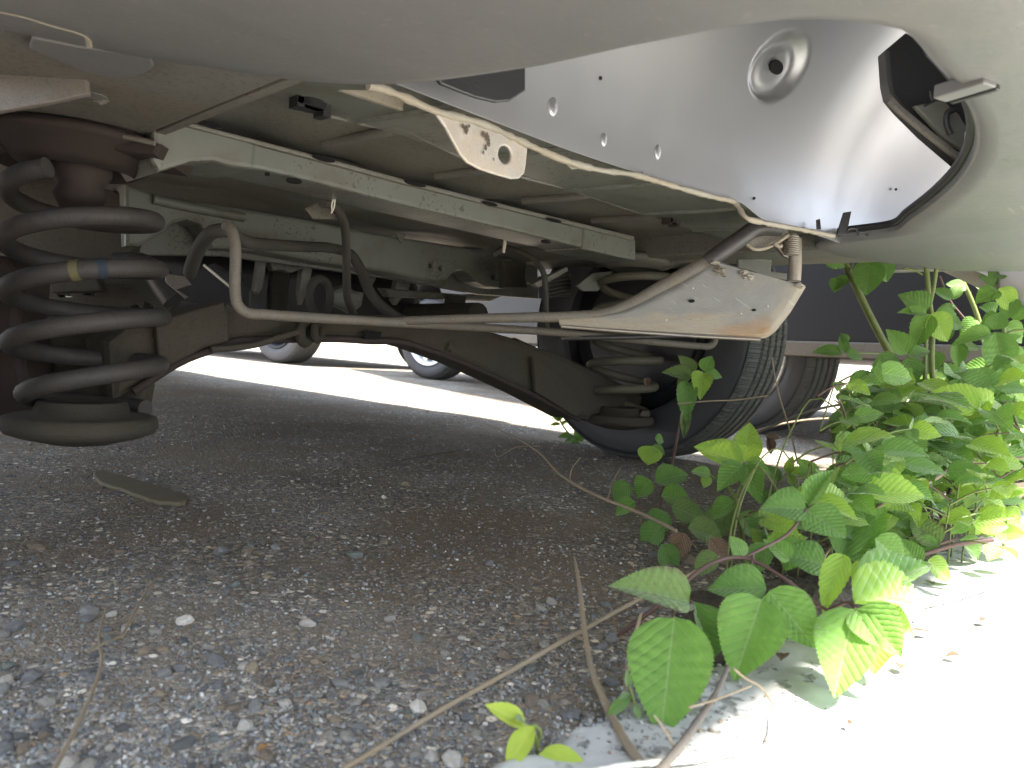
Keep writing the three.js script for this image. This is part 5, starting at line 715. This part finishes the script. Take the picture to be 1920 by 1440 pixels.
thicket.forEach(([label, x, f, h, az], i) => {
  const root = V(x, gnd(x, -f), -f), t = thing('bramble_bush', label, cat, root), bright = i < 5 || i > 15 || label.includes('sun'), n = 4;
  for (let k = 0; k < n; k++) {
    const a = az + k * 1.7 + LR(), reach = h * (0.5 + 0.9 * LR()), d = V(Math.cos(a), 0, Math.sin(a) * 0.6), top = h * (0.75 + 0.5 * LR());
    const pts = [root.clone().addScaledVector(d, 0.02), root.clone().addScaledVector(d, reach * 0.25).add(V(0, top * 0.6, 0)), root.clone().addScaledVector(d, reach * 0.65).add(V(0, top, 0)), root.clone().addScaledVector(d, reach * 1.2).add(V(0, top * 0.75, 0))];
    const c = new THREE.CatmullRomCurve3(pts, false, 'centripetal');
    let far = 0;
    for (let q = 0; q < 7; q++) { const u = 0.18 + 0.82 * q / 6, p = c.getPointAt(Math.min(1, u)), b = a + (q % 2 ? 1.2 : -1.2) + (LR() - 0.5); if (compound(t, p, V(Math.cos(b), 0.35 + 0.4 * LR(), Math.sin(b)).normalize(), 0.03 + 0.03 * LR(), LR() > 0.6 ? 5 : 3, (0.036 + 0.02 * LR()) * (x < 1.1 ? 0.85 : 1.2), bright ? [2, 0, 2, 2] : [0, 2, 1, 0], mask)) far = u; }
    if (far) part('stem', tube(Array.from({ length: 8 }, (_, m) => c.getPointAt(Math.min(1, far) * m / 7)), x < 1.15 ? [0.0011, 0.0010, 0.0007] : [0.0034, 0.0028, 0.0018], 6, 20), k === 3 && x > 1.15 ? M.canePurple : M.caneGreen, t);
  }
});
for (const o of [...scene.children]) if (o.isGroup && !o.children.length) scene.remove(o);
// ---------------------------------------------------------------- smaller plants
{
  const t = thing('seedling', 'yellow-green seedling with smooth oval leaves among the pebbles', 'seedling', PY(1004, 1452, 0));
  part('stem', tube(path([[1004, 1458, 0.40], [1008, 1420, 0.395], [1004, 1380, 0.39], [990, 1362, 0.388]]), [0.0016, 0.0013, 0.001], 7, 14), M.caneGreen, t); part('stem', tube(path([[1006, 1400, 0.393], [1014, 1372, 0.39], [1000, 1358, 0.388]]), 0.001, 6, 8), M.caneGreen, t);
  for (const [bx, by, tx, ty, w, m] of [[986, 1362, 922, 1318, 40, 2], [1002, 1360, 946, 1438, 46, 2], [1010, 1414, 1112, 1446, 54, 2], [984, 1358, 972, 1340, 20, 3]]) leafMesh(t, P(bx, by, 0.385), P(tx, ty, 0.375), w * 0.38 / F, faceHint(P(bx, by, 0.385), 0.9, 0.3), smoothLeaf, m === 2 ? M.seed : M.leaf[m]);
}
{
  const t = thing('seedling', 'tiny green sprig beside the dry stick below the largest leaf', 'seedling', PY(1195, 1362, 0));
  part('stem', tube(path([[1195, 1362, 0.44], [1190, 1320, 0.435], [1180, 1285, 0.43]]), 0.0008, 6, 10), M.caneGreen, t);
  for (const [bx, by, tx, ty, w] of [[1185, 1305, 1136, 1342, 24], [1180, 1288, 1176, 1262, 14], [1190, 1318, 1200, 1350, 14], [1182, 1300, 1160, 1310, 12]]) leafMesh(t, P(bx, by, 0.435), P(tx, ty, 0.43), w * 0.435 / F, faceHint(P(bx, by, 0.435), 0.5, 0.3), smoothLeaf, M.leaf[0]);
}
{
  const c = PY(1085, 828, 0), t = thing('weed', 'small green weed growing from the asphalt beside the far wheel', 'weed', c); const z = -c.clone().sub(EYE).dot(CZ);
  part('stem', tube(path([[1092, 828, z], [1066, 812, z], [1046, 782, z]]), 0.002, 6, 12), M.caneGreen, t);
  for (const [bx, by, tx, ty, w] of [[1048, 790, 1034, 776, 8], [1048, 788, 1056, 772, 9], [1046, 786, 1040, 766, 8], [1050, 795, 1032, 796, 8], [1070, 815, 1048, 818, 12], [1080, 822, 1060, 826, 12], [1085, 825, 1078, 805, 13], [1088, 826, 1096, 816, 14], [1086, 828, 1070, 832, 12], [1052, 796, 1066, 788, 8]]) leafMesh(t, P(bx, by, z), P(tx, ty, z - 0.02), w * z / F, faceHint(P(bx, by, z), 0.6, 0.5), midLeaf[0], M.leaf[0]);
}
// ---------------------------------------------------------------- dry stems, sticks and litter on the ground
const lying = (l) => l.map(([x, y, h]) => PY(x, y, h));
const stick = (label, pts, r, m = M.dryStem, name = 'dry_stem', c = 'dry stem') => solo(name, tube(pts, r, 9, 60, 0.25), m, label, c);
stick('long straw-coloured dry stem lying from the bottom of the gravel up to the bramble leaves', lying([[610, 1462, 0.006], [700, 1408, 0.008], [820, 1335, 0.012], [950, 1262, 0.018], [1080, 1188, 0.024], [1190, 1128, 0.03], [1290, 1078, 0.035], [1350, 1042, 0.04]]), [0.0012, 0.0016, 0.0017, 0.0017, 0.0015, 0.0012]);
stick('upright splitting dry stick crossing the long straw stem', lying([[1077, 1044, 0.05], [1088, 1110, 0.04], [1098, 1195, 0.026], [1112, 1262, 0.018], [1140, 1330, 0.012], [1170, 1385, 0.015], [1202, 1432, 0.016]]), [0.0008, 0.0016, 0.0019, 0.0020, 0.0026, 0.0026]);
stick('thin forked dry stalk standing between the crossing stems and the largest leaf', lying([[1202, 1150, 0.05], [1186, 1205, 0.035], [1176, 1258, 0.015], [1172, 1300, 0.006]]), [0.001, 0.0014, 0.0016]);
stick('dark grey bare twig lying on the concrete under the leaves', lying([[1366, 1250, 0.05], [1342, 1300, 0.04], [1310, 1350, 0.03], [1275, 1400, 0.024], [1230, 1452, 0.02]]), [0.0012, 0.0022, 0.0026], M.darkStem);
stick('curled pale tendril on the shaded corner of the concrete', lying([[1376, 1254, 0.05], [1398, 1272, 0.04], [1430, 1292, 0.03], [1450, 1325, 0.022], [1448, 1360, 0.018], [1436, 1390, 0.016]]), 0.0007);
stick('straight pale tendril crossing the dark grey twig', lying([[1292, 1326, 0.045], [1340, 1312, 0.04], [1408, 1286, 0.035]]), 0.0006);
stick('short pale stalk in front of the dark grey twig', lying([[1226, 1340, 0.04], [1252, 1378, 0.03], [1272, 1418, 0.018]]), [0.0005, 0.0008]);
stick('white bleached stem lying along the bottom edge of the concrete', lying([[1080, 1452, 0.018], [1180, 1434, 0.017], [1300, 1424, 0.017], [1430, 1402, 0.016], [1520, 1390, 0.016]]), [0.0014, 0.0018, 0.0012], M.tie);
stick('dry vine with knots reaching from the thicket out over the shaded asphalt', lying([[905, 792, 0.02], [975, 825, 0.05], [1015, 852, 0.06], [1058, 895, 0.06], [1120, 930, 0.055], [1200, 962, 0.05], [1268, 995, 0.05]]), [0.0012, 0.0018, 0.002]);
stick('short side twig of the dry vine, pointing left', lying([[1012, 836, 0.055], [970, 838, 0.05], [935, 856, 0.04], [928, 842, 0.04]]), 0.0012);
stick('thin dry twig standing up by the far wheel', lying([[1068, 905, 0.03], [1072, 880, 0.05], [1088, 858, 0.07]]), 0.001);
stick('thin dry twig standing before the shaded bramble', lying([[1140, 935, 0.03], [1150, 900, 0.05], [1166, 874, 0.065]]), 0.001);
stick('hair-thin dry stalk rising across the far tyre tread', path([[1496, 870, 1.1], [1482, 810, 1.1], [1462, 745, 1.1], [1450, 690, 1.1], [1448, 670, 1.1]]), 0.0012);
stick('level dry tendril hung across the far tyre', path([[1270, 757, 1.1], [1330, 752, 1.1], [1380, 750, 1.1], [1440, 742, 1.1]]), 0.0011);
stick('dark dry bramble arch in front of the parked wheel', path([[1418, 812, 1.6], [1480, 785, 1.6], [1530, 768, 1.6], [1600, 757, 1.6], [1680, 768, 1.6], [1760, 790, 1.55], [1830, 800, 1.55]]), [0.0025, 0.003, 0.0025], M.darkStem);
stick('pale dry bramble arch just under the dark one', path([[1400, 812, 1.7], [1480, 792, 1.7], [1560, 785, 1.7], [1620, 795, 1.7], [1680, 830, 1.65]]), 0.0024);
stick('grey-brown dead cane curving through the front of the thicket', path([[1540, 1052, 0.72], [1570, 1010, 0.75], [1640, 955, 0.8], [1740, 905, 0.86], [1800, 872, 0.9], [1850, 862, 0.92], [1930, 858, 0.94]]), [0.0016, 0.0024, 0.002]);
stick('reddish dead cane leaning inside the thicket', path([[1758, 990, 1.0], [1775, 940, 1.0], [1800, 880, 1.0]]), [0.004, 0.0035], M.canePurple);
stick('dark dead cane lying at the foot of the thicket', lying([[1730, 1040, 0.03], [1790, 1022, 0.04], [1860, 1012, 0.045]]), 0.0026, M.canePurple);
stick('straw stem across the foot of the thicket', lying([[1740, 1130, 0.02], [1800, 1105, 0.03], [1870, 1085, 0.03]]), 0.0012);
stick('thin straw stalk on the gravel at the lower left', lying([[199, 1140, 0.012], [186, 1190, 0.01], [190, 1245, 0.008], [172, 1300, 0.006], [140, 1370, 0.005], [100, 1446, 0.006]]), [0.0008, 0.0012, 0.0014]);
stick('second straw stalk, slanting right of the first on the gravel', lying([[292, 1084, 0.01], [262, 1130, 0.008], [228, 1195, 0.006]]), 0.001);
stick('short straw lying across the first straw stalk', lying([[165, 1221, 0.012], [200, 1204, 0.012], [232, 1190, 0.01]]), 0.0008);
stick('thin dark twig lying in the shade on the asphalt', lying([[672, 850, 0.004], [720, 868, 0.005], [780, 858, 0.006], [860, 845, 0.008]]), 0.0016, M.darkStem);
solo('wood_strip', plate(new THREE.CatmullRomCurve3([[176, 886], [190, 881], [208, 884], [236, 892], [264, 901], [292, 908], [326, 919], [350, 928], [347, 938], [325, 941], [298, 939], [262, 929], [232, 917], [204, 909], [184, 900]].map(([x, y]) => V(x, y, 0)), true).getPoints(60).slice(0, 60).map((q) => PY(q.x + 3 * (hash(Math.round(q.x), 1, 5) - 0.5), q.y + 1.6 * (hash(Math.round(q.x), 2, 5) - 0.5), 0.007)), 0.006, { bevel: 0.0022, uv: 4 }), std({ color: new THREE.Color().setRGB(0.20, 0.175, 0.12), roughness: 0.9, map: rep(grimeMap, 3) }), 'dull olive strip of wood lying on the asphalt below the near coil spring', 'wood strip');
{ const g = leafMesh; const t = thing('dead_leaf', 'brown curled dead leaf caught on the brambles by the parked wheel', 'dead leaf', P(1436, 845, 1.25)); leafMesh(t, P(1440, 820, 1.2), P(1445, 852, 1.2), 18 * 1.2 / F, faceHint(P(1440, 820, 1.2)), foldedLeaf, M.deadLeaf, 'blade'); leafMesh(t, P(1436, 822, 1.2), P(1466, 818, 1.2), 16 * 1.2 / F, faceHint(P(1440, 820, 1.2)), midLeaf[1], M.deadLeaf, 'blade'); }

[[1745, 1190, 40, 'largest brown leaf scrap on the sunlit concrete, below the thicket'], [1800, 1235, 30, 'small brown leaf scrap lying alone on the bright concrete'], [1690, 1250, 34, 'curled brown leaf scrap on the concrete beside the sunlit front leaves'], [1850, 1165, 26, 'brown leaf scrap on the concrete at the right, under the thicket'], [1555, 1195, 46, 'dark withered leaf on the soil between the big front leaves'], [1470, 1230, 40, 'withered brown leaf on the soil beside the dark grey twig'], [1590, 1365, 18, 'tiny dark leaf crumb on the blown-out concrete'], [1300, 990, 40, 'pale brown dead leaf in the shade of the hanging spray'], [1340, 1015, 44, 'crumpled dead leaf below the young upright shoot']].forEach(([x, y, w, label]) => {
  const c = PY(x, y, 0.016), z = -c.clone().sub(EYE).dot(CZ), t = thing('dead_leaf', label, 'dead leaf', c), a = LR() * 6.28, L = w * z / F; leafMesh(t, c.clone().add(V(0, 0.002, 0)), c.clone().add(V(Math.cos(a) * L, 0.004, Math.sin(a) * L)), L * 0.6, V((LR() - 0.5) * 0.5, 1, (LR() - 0.5) * 0.5), midLeaf[Math.floor(LR() * 3)], M.deadLeaf, 'blade');
});

renderer.render(scene, camera);
